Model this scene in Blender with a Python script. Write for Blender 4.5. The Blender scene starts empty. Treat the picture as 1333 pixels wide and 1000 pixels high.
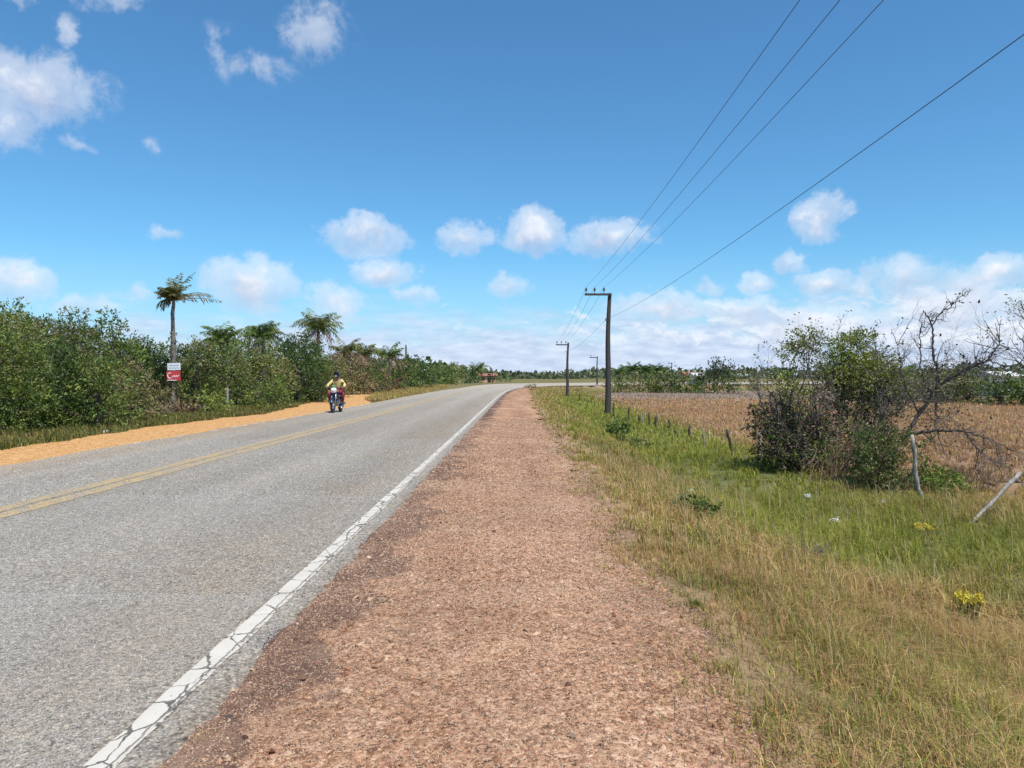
import bpy, bmesh, math, random
import numpy as np
from mathutils import Vector, Matrix

rng = np.random.default_rng(11)
random.seed(11)
R = math.radians
scene = bpy.context.scene
COL = scene.collection
F_PX, CX, HY, CAM_H = 960.0, 666.0, 489.0, 1.6

# ------------------------------------------------------------------ helpers
def px(u, depth):
    """world x of photo column u at a distance"""
    return (u - CX) / F_PX * depth
def pz(v, depth):
    return CAM_H + (HY - v) / F_PX * depth

def tag(o, label=None, cat=None, group=None, kind=None):
    if label: o['label'] = label
    if cat: o['category'] = cat
    if group: o['group'] = group
    if kind: o['kind'] = kind
    return o

def empty(name, loc, rz=0.0, parent=None):
    o = bpy.data.objects.new(name, None)
    COL.objects.link(o)
    o.location = loc
    o.rotation_euler = (0, 0, rz)
    o.parent = parent
    return o

def link(name, me, mat=None, parent=None):
    o = bpy.data.objects.new(name, me)
    COL.objects.link(o)
    if mat: me.materials.append(mat)
    o.parent = parent
    return o

def sstep(a, b, x):
    t = np.clip((x - a) / (b - a), 0, 1)
    return t * t * (3 - 2 * t)

_tab = np.random.default_rng(5).random((256, 256))
def vnoise(x, y, scale=1.0, seed=0):
    x = np.asarray(x, float) * scale + seed * 17.31
    y = np.asarray(y, float) * scale + seed * 7.77
    xi = np.floor(x).astype(int); yi = np.floor(y).astype(int)
    fx = x - xi; fy = y - yi
    fx = fx * fx * (3 - 2 * fx); fy = fy * fy * (3 - 2 * fy)
    a = _tab[xi & 255, yi & 255]; b = _tab[(xi + 1) & 255, yi & 255]
    c = _tab[xi & 255, (yi + 1) & 255]; d = _tab[(xi + 1) & 255, (yi + 1) & 255]
    return (a * (1 - fx) + b * fx) * (1 - fy) + (c * (1 - fx) + d * fx) * fy
def fbm(x, y, scale=1.0, seed=0):
    return (vnoise(x, y, scale, seed) * .5 + vnoise(x, y, scale * 2.1, seed + 1) * .3
            + vnoise(x, y, scale * 4.3, seed + 2) * .2)

def mesh_np(name, V, F, C=None, uv=None, smooth=False):
    """numpy arrays -> mesh; F is (n,3) or (n,4)"""
    V = np.asarray(V, np.float32); F = np.asarray(F, np.int32)
    me = bpy.data.meshes.new(name)
    k = F.shape[1]
    me.vertices.add(len(V)); me.vertices.foreach_set('co', V.ravel())
    me.loops.add(F.size); me.loops.foreach_set('vertex_index', F.ravel())
    me.polygons.add(len(F))
    me.polygons.foreach_set('loop_start', np.arange(0, F.size, k, dtype=np.int32))
    me.polygons.foreach_set('loop_total', np.full(len(F), k, np.int32))
    me.polygons.foreach_set('use_smooth', np.full(len(F), smooth))
    if C is not None:
        ca = me.color_attributes.new('Col', 'FLOAT_COLOR', 'POINT')
        C4 = np.ones((len(V), 4), np.float32); C4[:, :3] = C
        ca.data.foreach_set('color', C4.ravel())
    if uv is not None:
        ul = me.uv_layers.new(name='UV')
        ul.data.foreach_set('uv', np.asarray(uv, np.float32)[F.ravel()].ravel())
    me.update(calc_edges=True)
    return me

class Mass:
    """collects triangles with colours"""
    def __init__(s): s.V = []; s.F = []; s.C = []; s.n = 0
    def add(s, V, F, C):
        V = np.asarray(V, float); F = np.asarray(F, int)
        if len(V) == 0: return
        C = np.asarray(C, float)
        if C.ndim == 1: C = np.tile(C, (len(V), 1))
        s.V.append(V); s.F.append(F + s.n); s.C.append(C); s.n += len(V)
    def build(s, name, mat, parent=None, smooth=False):
        me = mesh_np(name, np.concatenate(s.V), np.concatenate(s.F), np.concatenate(s.C), smooth=smooth)
        return link(name, me, mat, parent)

def unit(v): return v / np.maximum(np.linalg.norm(v, axis=-1, keepdims=True), 1e-9)
def rdir(n, zb=0.0):
    v = rng.normal(size=(n, 3)); v[:, 2] += zb
    return unit(v)

def tube(path, rad, sides=5, cap=True):
    P = np.asarray(path, float); n = len(P)
    rad = np.full(n, rad, float) if np.isscalar(rad) else np.asarray(rad, float)
    T = np.gradient(P, axis=0); T = unit(T)
    up = np.array([0, 0, 1.0]) if abs(T[0][2]) < .9 else np.array([1.0, 0, 0])
    V = []
    a = np.linspace(0, 2 * np.pi, sides, endpoint=False)
    X = np.cross(T[0], up); X /= np.linalg.norm(X)
    for i in range(n):
        X = X - T[i] * X.dot(T[i]); X /= max(np.linalg.norm(X), 1e-9)
        Y = np.cross(T[i], X)
        V.append(P[i] + rad[i] * (np.cos(a)[:, None] * X + np.sin(a)[:, None] * Y))
    V = np.concatenate(V); F = []
    for i in range(n - 1):
        for j in range(sides):
            p, q = i * sides + j, i * sides + (j + 1) % sides
            F += [(p, q, q + sides), (p, q + sides, p + sides)]
    if cap:
        V = np.vstack([V, P[0], P[-1]]); c0, c1 = len(V) - 2, len(V) - 1
        for j in range(sides):
            F.append((c0, (j + 1) % sides, j))
            F.append((c1, (n - 1) * sides + j, (n - 1) * sides + (j + 1) % sides))
    return V, np.array(F)

def wob(p0, p1, n, amp):
    t = np.linspace(0, 1, n)[:, None]
    P = np.asarray(p0) * (1 - t) + np.asarray(p1) * t
    W = rng.normal(size=(n, 3)) * amp
    W[0] = 0; W[-1] = 0
    return P + W

def leafquads(pos, size, col, d=None, wide=.45, droop=0.0):
    """diamond leaves bent along the midrib"""
    n = len(pos); size = np.asarray(size, float) * np.ones(n)
    d = rdir(n, .1) if d is None else unit(d + rng.normal(size=(n, 3)) * .55)
    d[:, 2] -= droop; d = unit(d)
    s = unit(np.cross(d, rdir(n))); nn = np.cross(d, s)
    L = size[:, None]
    mid = pos + d * L * .45 - nn * L * .06
    V = np.stack([pos, mid + s * L * wide * .5 + nn * L * .1, pos + d * L, mid - s * L * wide * .5 + nn * L * .1], 1).reshape(-1, 3)
    b = np.arange(n)[:, None] * 4
    F = np.concatenate([b + [0, 1, 2], b + [0, 2, 3]])
    return V, F, np.repeat(col, 4, axis=0)

def pick(pal, n, jit=.14):
    pal = np.asarray(pal, float)
    i = rng.integers(0, len(pal), n); j = rng.integers(0, len(pal), n)
    t = rng.random((n, 1)) * .5
    c = pal[i] * (1 - t) + pal[j] * t
    return np.clip(c * (1 + rng.normal(size=(n, 1)) * jit), .004, .9)

# ------------------------------------------------------------------ materials
def new_mat(name):
    m = bpy.data.materials.new(name); m.use_nodes = True
    nt = m.node_tree; b = nt.nodes['Principled BSDF']
    return m, nt, b
def N(nt, t, **kw):
    n = nt.nodes.new(t)
    for k, v in kw.items(): setattr(n, k, v)
    return n
def L(nt, a, b): nt.links.new(a, b)
def setin(n, **kw):
    for k, v in kw.items(): n.inputs[k].default_value = v
def math_(nt, op, a, b=None, c=None, clamp=False):
    n = N(nt, 'ShaderNodeMath', operation=op); n.use_clamp = clamp
    for i, v in enumerate((a, b, c)):
        if v is None: continue
        if isinstance(v, (int, float)): n.inputs[i].default_value = v
        else: L(nt, v, n.inputs[i])
    return n.outputs[0]
def mixc(nt, fac, a, b, blend='MIX'):
    n = N(nt, 'ShaderNodeMix', data_type='RGBA', blend_type=blend)
    for i, v in ((0, fac), (6, a), (7, b)):
        if isinstance(v, (int, float)): n.inputs[i].default_value = v
        elif isinstance(v, tuple): n.inputs[i].default_value = (*v[:3], 1)
        else: L(nt, v, n.inputs[i])
    return n.outputs[2]
def ramp(nt, fac, stops, interp='LINEAR'):
    n = N(nt, 'ShaderNodeValToRGB'); cr = n.color_ramp; cr.interpolation = interp
    while len(cr.elements) < len(stops): cr.elements.new(.5)
    for e, (p, c) in zip(cr.elements, stops):
        e.position = p; e.color = (*c, 1) if isinstance(c, tuple) else (c, c, c, 1)
    if fac is not None: L(nt, fac, n.inputs[0])
    return n.outputs[0]
def noise(nt, vec, scale, detail=4, rough=.55, dist=0, out=0):
    n = N(nt, 'ShaderNodeTexNoise')
    setin(n, Scale=scale, Detail=detail, Roughness=rough, Distortion=dist)
    if vec is not None: L(nt, vec, n.inputs['Vector'])
    return n.outputs[out]
def voro(nt, vec, scale, feature='F1', out='Distance', rand=1.0):
    n = N(nt, 'ShaderNodeTexVoronoi', feature=feature)
    setin(n, Scale=scale, Randomness=rand)
    if vec is not None: L(nt, vec, n.inputs['Vector'])
    return n.outputs[out]
def bump(nt, h, strength, dist, b):
    n = N(nt, 'ShaderNodeBump'); setin(n, Strength=strength, Distance=dist)
    L(nt, h, n.inputs['Height']); L(nt, n.outputs[0], b.inputs['Normal'])
def objco(nt): return N(nt, 'ShaderNodeTexCoord').outputs['Object']
def geoco(nt): return N(nt, 'ShaderNodeNewGeometry').outputs['Position']

def simple(name, c1, c2, scale=8, rough=.6, bumpd=.004, metal=0, spec=.5, stretch=None):
    m, nt, b = new_mat(name)
    v = objco(nt)
    if stretch:
        mp = N(nt, 'ShaderNodeMapping'); setin(mp, Scale=stretch); L(nt, v, mp.inputs[0]); v = mp.outputs[0]
    f = noise(nt, v, scale, 6, .65)
    L(nt, ramp(nt, f, [(.3, c1), (.7, c2)]), b.inputs['Base Color'])
    setin(b, Roughness=rough, Metallic=metal); b.inputs['Specular IOR Level'].default_value = spec
    if bumpd: bump(nt, f, .6, bumpd, b)
    return m

def leafmat(name, trans=.3, rough=.5, spec=.35, tint=(1.25, 1.3, .7)):
    m, nt, b = new_mat(name)
    a = N(nt, 'ShaderNodeAttribute', attribute_name='Col').outputs['Color']
    L(nt, a, b.inputs['Base Color']); setin(b, Roughness=rough)
    b.inputs['Specular IOR Level'].default_value = spec
    t = N(nt, 'ShaderNodeBsdfTranslucent'); L(nt, mixc(nt, 1.0, a, tint, 'MULTIPLY'), t.inputs['Color'])
    mx = N(nt, 'ShaderNodeMixShader'); mx.inputs[0].default_value = trans
    L(nt, b.outputs[0], mx.inputs[1]); L(nt, t.outputs[0], mx.inputs[2])
    L(nt, mx.outputs[0], nt.nodes['Material Output'].inputs[0])
    return m

M_LEAF = leafmat('leaf', .22)
M_GRASS = leafmat('grass_blade', .28, .65, .2, (1.15, 1.12, .75))
M_DRY = leafmat('dry_leaf', .12, .8, .1, (1.1, 1, .8))
def colmat(name, rough=.8, spec=.25):
    m, nt, b = new_mat(name)
    a = N(nt, 'ShaderNodeAttribute', attribute_name='Col').outputs['Color']
    f = noise(nt, objco(nt), 40, 4, .6)
    L(nt, mixc(nt, 1.0, a, ramp(nt, f, [(.25, .6), (.75, 1.3)]), 'MULTIPLY'), b.inputs['Base Color'])
    setin(b, Roughness=rough); b.inputs['Specular IOR Level'].default_value = spec
    return m
M_BARK = colmat('bark'); M_STONE = colmat('stone', .85, .2)
M_POLE = simple('weathered_pole', (.022, .019, .017), (.075, .066, .058), 6, .85, .01, stretch=(6, 6, .6))
M_WIRE = simple('wire', (.06, .066, .08), (.09, .098, .115), 5, .6, 0)
M_INSUL = simple('insulator', (.05, .035, .03), (.10, .07, .06), 10, .35, 0)
M_POST = simple('grey_wood', (.07, .06, .05), (.46, .42, .36), 5, .9, .012, spec=.15, stretch=(5, 5, 1.6))
M_POSTD = simple('dark_wood', (.035, .028, .022), (.09, .075, .06), 9, .85, .008, stretch=(5, 5, .7))
M_WHITE = simple('white_plastic', (.72, .72, .72), (.84, .84, .83), 12, .45, .004)
M_RED = simple('red_sign_paint', (.50, .035, .045), (.62, .06, .07), 6, .45, 0)
M_SIGNW = simple('white_sign_paint', (.62, .64, .68), (.78, .79, .82), 6, .5, 0)
M_GREYP = simple('grey_sign_print', (.30, .32, .38), (.40, .42, .48), 6, .5, 0)

SUN = unit(np.array([.30, -.48, 1.05]))

# ------------------------------------------------------------------ road course
ctrl = [(-2.1, -30), (-1.78, -10), (-1.64, 3), (-1.44, 20), (-1.22, 40), (-.98, 58), (-.45, 76), (.75, 92), (3.2, 105),
        (8, 114.5), (16, 121.5), (27, 128), (42, 135), (64, 143), (100, 154), (160, 170), (260, 190), (420, 215)]
def catmull(P, step):
    P = np.asarray(P, float); P = np.vstack([2 * P[0] - P[1], P, 2 * P[-1] - P[-2]]); out = []
    for i in range(1, len(P) - 2):
        a, b, c, d = P[i - 1:i + 3]
        n = max(2, int(np.linalg.norm(c - b) / step))
        for t in np.arange(n) / n:
            out.append(.5 * (2 * b + (c - a) * t + (2 * a - 5 * b + 4 * c - d) * t * t + (3 * b - a - 3 * c + d) * t ** 3))
    out.append(P[-2]); return np.array(out)
RC = catmull(ctrl, .4)
RT = unit(np.gradient(RC, axis=0)); RN = np.stack([RT[:, 1], -RT[:, 0]], 1)
RS = np.concatenate([[0], np.cumsum(np.linalg.norm(np.diff(RC, axis=0), axis=1))])
RS = RS - np.interp(0, RC[:120, 1], RS[:120])          # s = 0 beside the camera

def road_ds(x, y):
    x = np.asarray(x, float).ravel(); y = np.asarray(y, float).ravel()
    d = np.empty(len(x)); s = np.empty(len(x))
    for k in range(0, len(x), 4000):
        q = np.stack([x[k:k + 4000], y[k:k + 4000]], 1)
        df = q[:, None, :] - RC[None]
        i = np.argmin((df ** 2).sum(2), 1)
        dv = q - RC[i]
        t = (dv * RT[i]).sum(1); nrm = (dv * RN[i]).sum(1)
        far = np.sqrt(np.maximum((dv ** 2).sum(1) - np.clip(t, -.5, .5) ** 2, 0))
        d[k:k + 4000] = np.sign(nrm) * far; s[k:k + 4000] = RS[i] + np.clip(t, -.5, .5)
    return d, s

W_S = ([-40, 0, 17, 25, 40, 65, 85, 110, 140, 500], [7.6, 7.55, 7.4, 7.05, 6.8, 6.9, 7.1, 7.6, 8, 8])
def road_w(s): return np.interp(s, *W_S)
DROP = 0.9
def height(d, s, x, y, und=True):
    z = -DROP * sstep(2.5, 6.4, d) - .06 * sstep(8, 40, d)
    bank = .30 * sstep(88, 112, s)
    left = -d
    z = z + bank * (np.clip(left / 7.6, 0, 1.25) * (1 - sstep(11, 30, left)))
    if und:
        off = sstep(2.6, 4, d) + sstep(12.5, 16, left)
        z = z + off * ((fbm(x, y, .35, 3) - .5) * .16)
    return z
def ground_z(x, y):
    d, s = road_ds([x], [y])
    return float(height(d, s, np.array([x]), np.array([y]))[0])

# ------------------------------------------------------------------ colour zones of the vegetation floor
STRAW = [(.50, .36, .135), (.62, .48, .215), (.41, .28, .085), (.44, .33, .11)]
RUST = [(.40, .20, .095), (.46, .27, .145), (.33, .165, .085), (.48, .325, .17)]
GREEN = [(.145, .175, .032), (.20, .215, .042), (.25, .24, .06), (.10, .13, .028)]
YGRN = [(.29, .30, .045), (.36, .345, .065), (.235, .26, .04)]
GREYW = [(.36, .295, .24), (.32, .26, .225), (.42, .35, .28)]
def zones(x, y, d, s):
    n1 = fbm(x, y, .55, 9); n2 = fbm(x, y, 1.7, 21); n3 = fbm(x, y, .12, 33)
    right = d > 0
    fence = np.exp(-((d - 7.2) / 2.6) ** 2) * sstep(7.5, 11, y) * (1 - sstep(60, 110, y) * .5)
    field = sstep(8.6, 11.5, d + (n1 - .5) * 4) * sstep(13, 20, y)
    g = .36 + (n1 - .5) * 1.25 + (n2 - .5) * .6 + fence * .75
    g = g + .16 * (1 - sstep(25, 60, y)) * sstep(10, 22, y)
    g = g - .17 * (1 - sstep(6.0, 9.5, y))
    g = np.where(right, g, .62 + (n1 - .5) * .9)
    g = g * (1 - field * .86)
    far = sstep(70, 86, y) * field * .75
    return np.clip(g, .02, .97), field, far, n2, n3
def zone_colors(x, y, d, s, n):
    g, field, far, n2, n3 = zones(x, y, d, s)
    r = rng.random(n); r2 = rng.random(n)
    dry = np.where((r2 < 0.40 + .40 * field + .14 * (1 - sstep(6, 9, y)))[:, None], pick(RUST, n), pick(STRAW, n))
    grn = np.where((rng.random(n) < .25 + .45 * sstep(.5, .95, g))[:, None], pick(YGRN, n), pick(GREEN, n))
    c = np.where((r < g)[:, None], grn, dry)
    c = np.where((rng.random(n) < far + field * .18)[:, None], pick(GREYW, n), c)
    c = c * (1 - field[:, None] * np.array([0, .03, .0]))
    c = c * (.60 + .50 * fbm(x, y, .22, 140) + .34 * fbm(x, y, 1.9, 144))[:, None]
    return c, g, field

# ------------------------------------------------------------------ ground sheet
def axis(segs):
    out = []
    for a, b, st in segs: out.append(np.arange(a, b, st))
    return np.unique(np.concatenate(out + [[segs[-1][1]]]))
gx = axis([(-2500, -600, 200), (-600, -100, 25), (-100, -30, 4), (-30, -12, .8), (-12, 14, .3), (14, 34, .8), (34, 100, 3), (100, 600, 25), (600, 2500, 200)])
gy = axis([(-60, -5, 5), (-5, 40, .5), (40, 70, 1), (70, 150, 2), (150, 300, 8), (300, 800, 40), (800, 4200, 300)])
GX, GY = np.meshgrid(gx, gy); x, y = GX.ravel(), GY.ravel()
d, s = road_ds(x, y)
z = height(d, s, x, y)
inside = sstep(-road_w(s) + .2, -road_w(s) + 1.2, d) * (1 - sstep(1.7, 3.0, d))
z = z - inside * (.10 + .25 * sstep(70, 100, s))
g, field, far, n2, n3 = zones(x, y, d, s)
base = np.array([.235, .16, .075]) * (1 - g[:, None]) + np.array([.13, .135, .05]) * g[:, None]
base = base * (1 - field[:, None]) + np.array([.34, .215, .13]) * field[:, None]
base = base * (1 - far[:, None] * .6) + np.array([.28, .225, .17]) * far[:, None] * .6
gv = (sstep(2.0, 2.6, d) * (1 - sstep(2.9, 3.7, d + (fbm(x, y, 1.4, 23) - .5) * 1.2)))[:, None]
base = base * (1 - gv) + np.array([.36, .235, .14]) * gv
base = base * (.85 + .3 * n3[:, None])
nx, ny = len(gx), len(gy)
I = (np.arange(ny - 1)[:, None] * nx + np.arange(nx - 1)[None]).ravel()
Fq = np.stack([I, I + 1, I + 1 + nx, I + nx], 1)
mg, nt, b = new_mat('ground_soil')
a = N(nt, 'ShaderNodeAttribute', attribute_name='Col').outputs['Color']
v = geoco(nt)
f1 = noise(nt, v, 14, 6, .7); f2 = noise(nt, v, 1.3, 4, .6)
cc = mixc(nt, 1.0, a, ramp(nt, f1, [(.25, .55), (.75, 1.4)]), 'MULTIPLY')
cc = mixc(nt, 1.0, cc, ramp(nt, f2, [(.3, .75), (.7, 1.2)]), 'MULTIPLY')
L(nt, cc, b.inputs['Base Color']); setin(b, Roughness=.95); b.inputs['Specular IOR Level'].default_value = .1
bump(nt, f1, .8, .04, b)
o = link('ground', mesh_np('ground', np.stack([x, y, z], 1), Fq, base, smooth=True), mg)
tag(o, 'dry grassy ground on both sides of the road', 'ground', kind='structure')

# ------------------------------------------------------------------ strips along the road
def strip(name, sv, dv_fn, zoff_fn, mat, smooth=True, kindname=None):
    """sv: arc positions; dv_fn(s)->(n,k) offsets; zoff_fn(d,s)->height above the formation"""
    idx = np.interp(sv, RS, np.arange(len(RS)))
    i0 = np.clip(idx.astype(int), 0, len(RS) - 2); fr = (idx - i0)[:, None]
    C = RC[i0] * (1 - fr) + RC[i0 + 1] * fr; Nn = unit(RN[i0] * (1 - fr) + RN[i0 + 1] * fr)
    D = dv_fn(sv); k = D.shape[1]
    X = C[:, None, 0] + Nn[:, None, 0] * D; Y = C[:, None, 1] + Nn[:, None, 1] * D
    S = np.repeat(sv[:, None], k, 1)
    Z = height(D.ravel(), S.ravel(), X.ravel(), Y.ravel(), False) + zoff_fn(D, S).ravel()
    V = np.stack([X.ravel(), Y.ravel(), Z], 1)
    n = len(sv); I = (np.arange(n - 1)[:, None] * k + np.arange(k - 1)[None]).ravel()
    F = np.stack([I, I + 1, I + 1 + k, I + k], 1)
    uv = np.stack([D.ravel(), S.ravel()], 1)
    return link(name, mesh_np(name, V, F, uv=uv, smooth=smooth), mat)

S_ALL = np.concatenate([np.arange(-25, 1.5, .25), np.arange(1.5, 14, .04), np.arange(14, 60, .2), np.arange(60, 150, .4), np.arange(150, 420, 3)])

def asphalt(nt):
    v = geoco(nt)
    cell = voro(nt, v, 85, 'F1', 'Color')
    gr = N(nt, 'ShaderNodeRGBToBW'); L(nt, cell, gr.inputs[0])
    big = voro(nt, v, 40, 'F1', 'Color'); gb = N(nt, 'ShaderNodeRGBToBW'); L(nt, big, gb.inputs[0])
    mixv = math_(nt, 'ADD', math_(nt, 'MULTIPLY', gr.outputs[0], .62), math_(nt, 'MULTIPLY', gb.outputs[0], .38))
    c = ramp(nt, mixv, [(.18, (.10, .096, .09)), (.36, (.19, .183, .172)), (.54, (.275, .264, .246)), (.72, (.38, .36, .33)), (.88, (.55, .515, .46))])
    warm = noise(nt, v, .55, 4, .6)
    c = mixc(nt, ramp(nt, warm, [(.30, .55), (.62, 1.0)]), c, (1.06, .96, .83), 'MULTIPLY')
    hue = noise(nt, v, 45, 2, .5, out=1)
    c = mixc(nt, .16, c, hue, 'SOFT_LIGHT')
    dist = voro(nt, v, 62, 'F1', 'Distance')
    h = math_(nt, 'SUBTRACT', mixv, math_(nt, 'MULTIPLY', dist, .8))
    return c, h
mr, nt, b = new_mat('chipseal_asphalt')
c, h = asphalt(nt)
uvn = N(nt, 'ShaderNodeUVMap', uv_map='UV').outputs[0]
sp = N(nt, 'ShaderNodeSeparateXYZ'); L(nt, uvn, sp.inputs[0]); ud, us = sp.outputs[0], sp.outputs[1]
v = geoco(nt)
nz = noise(nt, v, 1.1, 5, .65)
# wheel tracks a little darker, brown grime beside the edge line, orange dust from the dirt track
mpw = N(nt, 'ShaderNodeMapping'); setin(mpw, Scale=(1.4, .12, 1)); L(nt, uvn, mpw.inputs[0])
streak = noise(nt, mpw.outputs[0], 1.0, 4, .6)
c = mixc(nt, 1.0, c, ramp(nt, streak, [(.3, .90), (.7, 1.12)]), 'MULTIPLY')
wm = N(nt, 'ShaderNodeMapRange'); setin(wm, **{'From Min': -8.0, 'From Max': .3, 'To Min': 0.0, 'To Max': 1.0})
L(nt, math_(nt, 'ADD', ud, math_(nt, 'MULTIPLY', math_(nt, 'SUBTRACT', nz, .5), .5)), wm.inputs[0])
wp = ramp(nt, wm.outputs[0], [(.08, 1.02), (.16, .93), (.25, 1.03), (.36, .92), (.45, 1.02), (.60, .90), (.71, 1.04), (.83, .89), (.93, 1.03)], 'EASE')
c = mixc(nt, 1.0, c, wp, 'MULTIPLY')
gr1 = math_(nt, 'MULTIPLY', math_(nt, 'SUBTRACT', 1.0, math_(nt, 'ABSOLUTE', math_(nt, 'MULTIPLY', math_(nt, 'ADD', ud, .55), 1.25)), clamp=True), nz)
c = mixc(nt, math_(nt, 'MULTIPLY', gr1, 1.0), c, (.80, .70, .58), 'MULTIPLY')
ledge = N(nt, 'ShaderNodeMapRange'); setin(ledge, **{'From Min': -5.9, 'From Max': -7.7, 'To Min': 0.0, 'To Max': 1.0}); L(nt, ud, ledge.inputs[0])
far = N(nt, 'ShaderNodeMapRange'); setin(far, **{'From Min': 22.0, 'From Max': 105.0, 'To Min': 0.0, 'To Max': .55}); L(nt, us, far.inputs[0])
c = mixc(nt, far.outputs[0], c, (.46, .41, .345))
dust = math_(nt, 'MULTIPLY', ledge.outputs[0], math_(nt, 'MULTIPLY', nz, 1.25), clamp=True)
c = mixc(nt, dust, c, (.50, .33, .17))
# the crumbly right-hand lip of the seal
lip = N(nt, 'ShaderNodeMapRange'); setin(lip, **{'From Min': .11, 'From Max': .30, 'To Min': 0.0, 'To Max': 1.0}); L(nt, ud, lip.inputs[0])
c = mixc(nt, math_(nt, 'MULTIPLY', lip.outputs[0], math_(nt, 'ADD', nz, .15), clamp=True), c, (.55, .46, .38), 'MULTIPLY')
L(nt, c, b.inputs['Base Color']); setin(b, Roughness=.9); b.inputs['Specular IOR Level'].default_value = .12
bump(nt, h, .75, .008, b)

def road_off(sv):
    W = road_w(sv)[:, None]
    jr = (vnoise(sv, sv * 0, 2.2, 4) - .5)[:, None] * .12 + (vnoise(sv, sv * 0, 9, 5) - .5)[:, None] * .08
    jl = (vnoise(sv, sv * 0, 1.1, 8) - .5)[:, None] * .25
    fr = np.array([1.0, .978, .80, .6, .45, .3, .15, .05])[None]
    Lft = -(W + jl) * fr
    Rt = np.concatenate([np.zeros_like(W), .11 + 0 * W, .19 + jr * .6, .25 + jr, .28 + jr], 1)
    return np.concatenate([Lft, Rt], 1)
def road_zo(D, S):
    z = np.full(D.shape, .050)
    z[:, 0] = -.015; z[:, -3] = .038; z[:, -2] = .018; z[:, -1] = -.02
    return z
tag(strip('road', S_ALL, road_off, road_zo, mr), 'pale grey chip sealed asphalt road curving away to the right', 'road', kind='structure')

# gravel shoulder
def gravelmat(name, stops, scale, stain=True, smallscale=55):
    m, nt, b = new_mat(name)
    v = geoco(nt)
    c1 = voro(nt, v, smallscale, 'F1', 'Color'); g1 = N(nt, 'ShaderNodeRGBToBW'); L(nt, c1, g1.inputs[0])
    c2 = voro(nt, v, smallscale * .42, 'F1', 'Color'); g2 = N(nt, 'ShaderNodeRGBToBW'); L(nt, c2, g2.inputs[0])
    f = noise(nt, v, scale, 6, .68)
    val = math_(nt, 'ADD', math_(nt, 'MULTIPLY', g1.outputs[0], .42), math_(nt, 'MULTIPLY', g2.outputs[0], .20))
    val = math_(nt, 'ADD', val, math_(nt, 'MULTIPLY', f, .38))
    c = ramp(nt, val, stops)
    if stain:
        uvn = N(nt, 'ShaderNodeUVMap', uv_map='UV').outputs[0]
        sp = N(nt, 'ShaderNodeSeparateXYZ'); L(nt, uvn, sp.inputs[0])
        mr_ = N(nt, 'ShaderNodeMapRange'); setin(mr_, **{'From Min': .25, 'From Max': 1.15, 'To Min': .27, 'To Max': -.20}); L(nt, sp.outputs[0], mr_.inputs[0])
        st = math_(nt, 'ADD', noise(nt, v, 1.6, 6, .66, .4), mr_.outputs[0])
        c = mixc(nt, ramp(nt, st, [(.56, 0.0), (.63, .85)]), c, (.105, .068, .056))
        big = noise(nt, v, .45, 4, .6)
        c = mixc(nt, 1.0, c, ramp(nt, big, [(.3, (.86, .80, .76)), (.7, (1.1, 1.1, 1.1))]), 'MULTIPLY')
        mpv = N(nt, 'ShaderNodeMapping'); setin(mpv, Scale=(1.5, .13, 1)); L(nt, uvn, mpv.inputs[0])
        c = mixc(nt, 1.0, c, ramp(nt, noise(nt, mpv.outputs[0], 1.0, 5, .6), [(.32, (.80, .76, .73)), (.66, (1.16, 1.16, 1.16))]), 'MULTIPLY')
        pale = noise(nt, v, .9, 5, .6, .3)
        c = mixc(nt, ramp(nt, pale, [(.52, 0.0), (.70, .45)]), c, (.56, .40, .27))
    L(nt, c, b.inputs['Base Color']); setin(b, Roughness=.92); b.inputs['Specular IOR Level'].default_value = .15
    d1 = voro(nt, v, smallscale, 'F1', 'Distance')
    h = math_(nt, 'SUBTRACT', val, math_(nt, 'MULTIPLY', d1, .7))
    bump(nt, h, .8, .012, b)
    return m
G_STOPS = [(.22, (.075, .036, .022)), (.36, (.185, .092, .05)), (.48, (.345, .19, .112)), (.60, (.465, .285, .18)), (.75, (.60, .43, .30))]
M_GRAV = gravelmat('red_gravel', G_STOPS, 9)
S_G = np.concatenate([np.arange(-20, 1.8, .3), np.arange(1.8, 13, .045), np.arange(13, 40, .15), np.arange(40, 112, .4)])
def grav_off(sv):
    jr = (fbm(sv, sv * 0, .55, 14) - .5)[:, None] * .75 + (vnoise(sv, sv * 0, 3.1, 15) - .5)[:, None] * .30 + (vnoise(sv, sv * 0, 10, 16) - .5)[:, None] * .12
    e = np.interp(sv, [0, 3, 5, 8, 14, 30, 60, 75, 92, 112], [2.78, 2.88, 2.84, 2.66, 2.50, 2.4, 2.45, 2.3, 1.9, 1.2])[:, None] + jr
    t = np.linspace(0, 1, 60)[None]
    return .05 + t * (e - .05)
def grav_zo(D, S):
    lump = (fbm(D, S, 3.0, 40) - .5) * .035 + (fbm(D, S, 14, 44) - .5) * .020 + (vnoise(D, S, 38, 47) - .5) * .008
    return .030 + lump * sstep(.12, .4, D) * .9 - .034 * sstep(2.0, 2.75, D)
tag(strip('gravel_shoulder', S_G, grav_off, grav_zo, M_GRAV), 'reddish brown gravel shoulder between the white edge line and the grass', 'shoulder', kind='structure')

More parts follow.
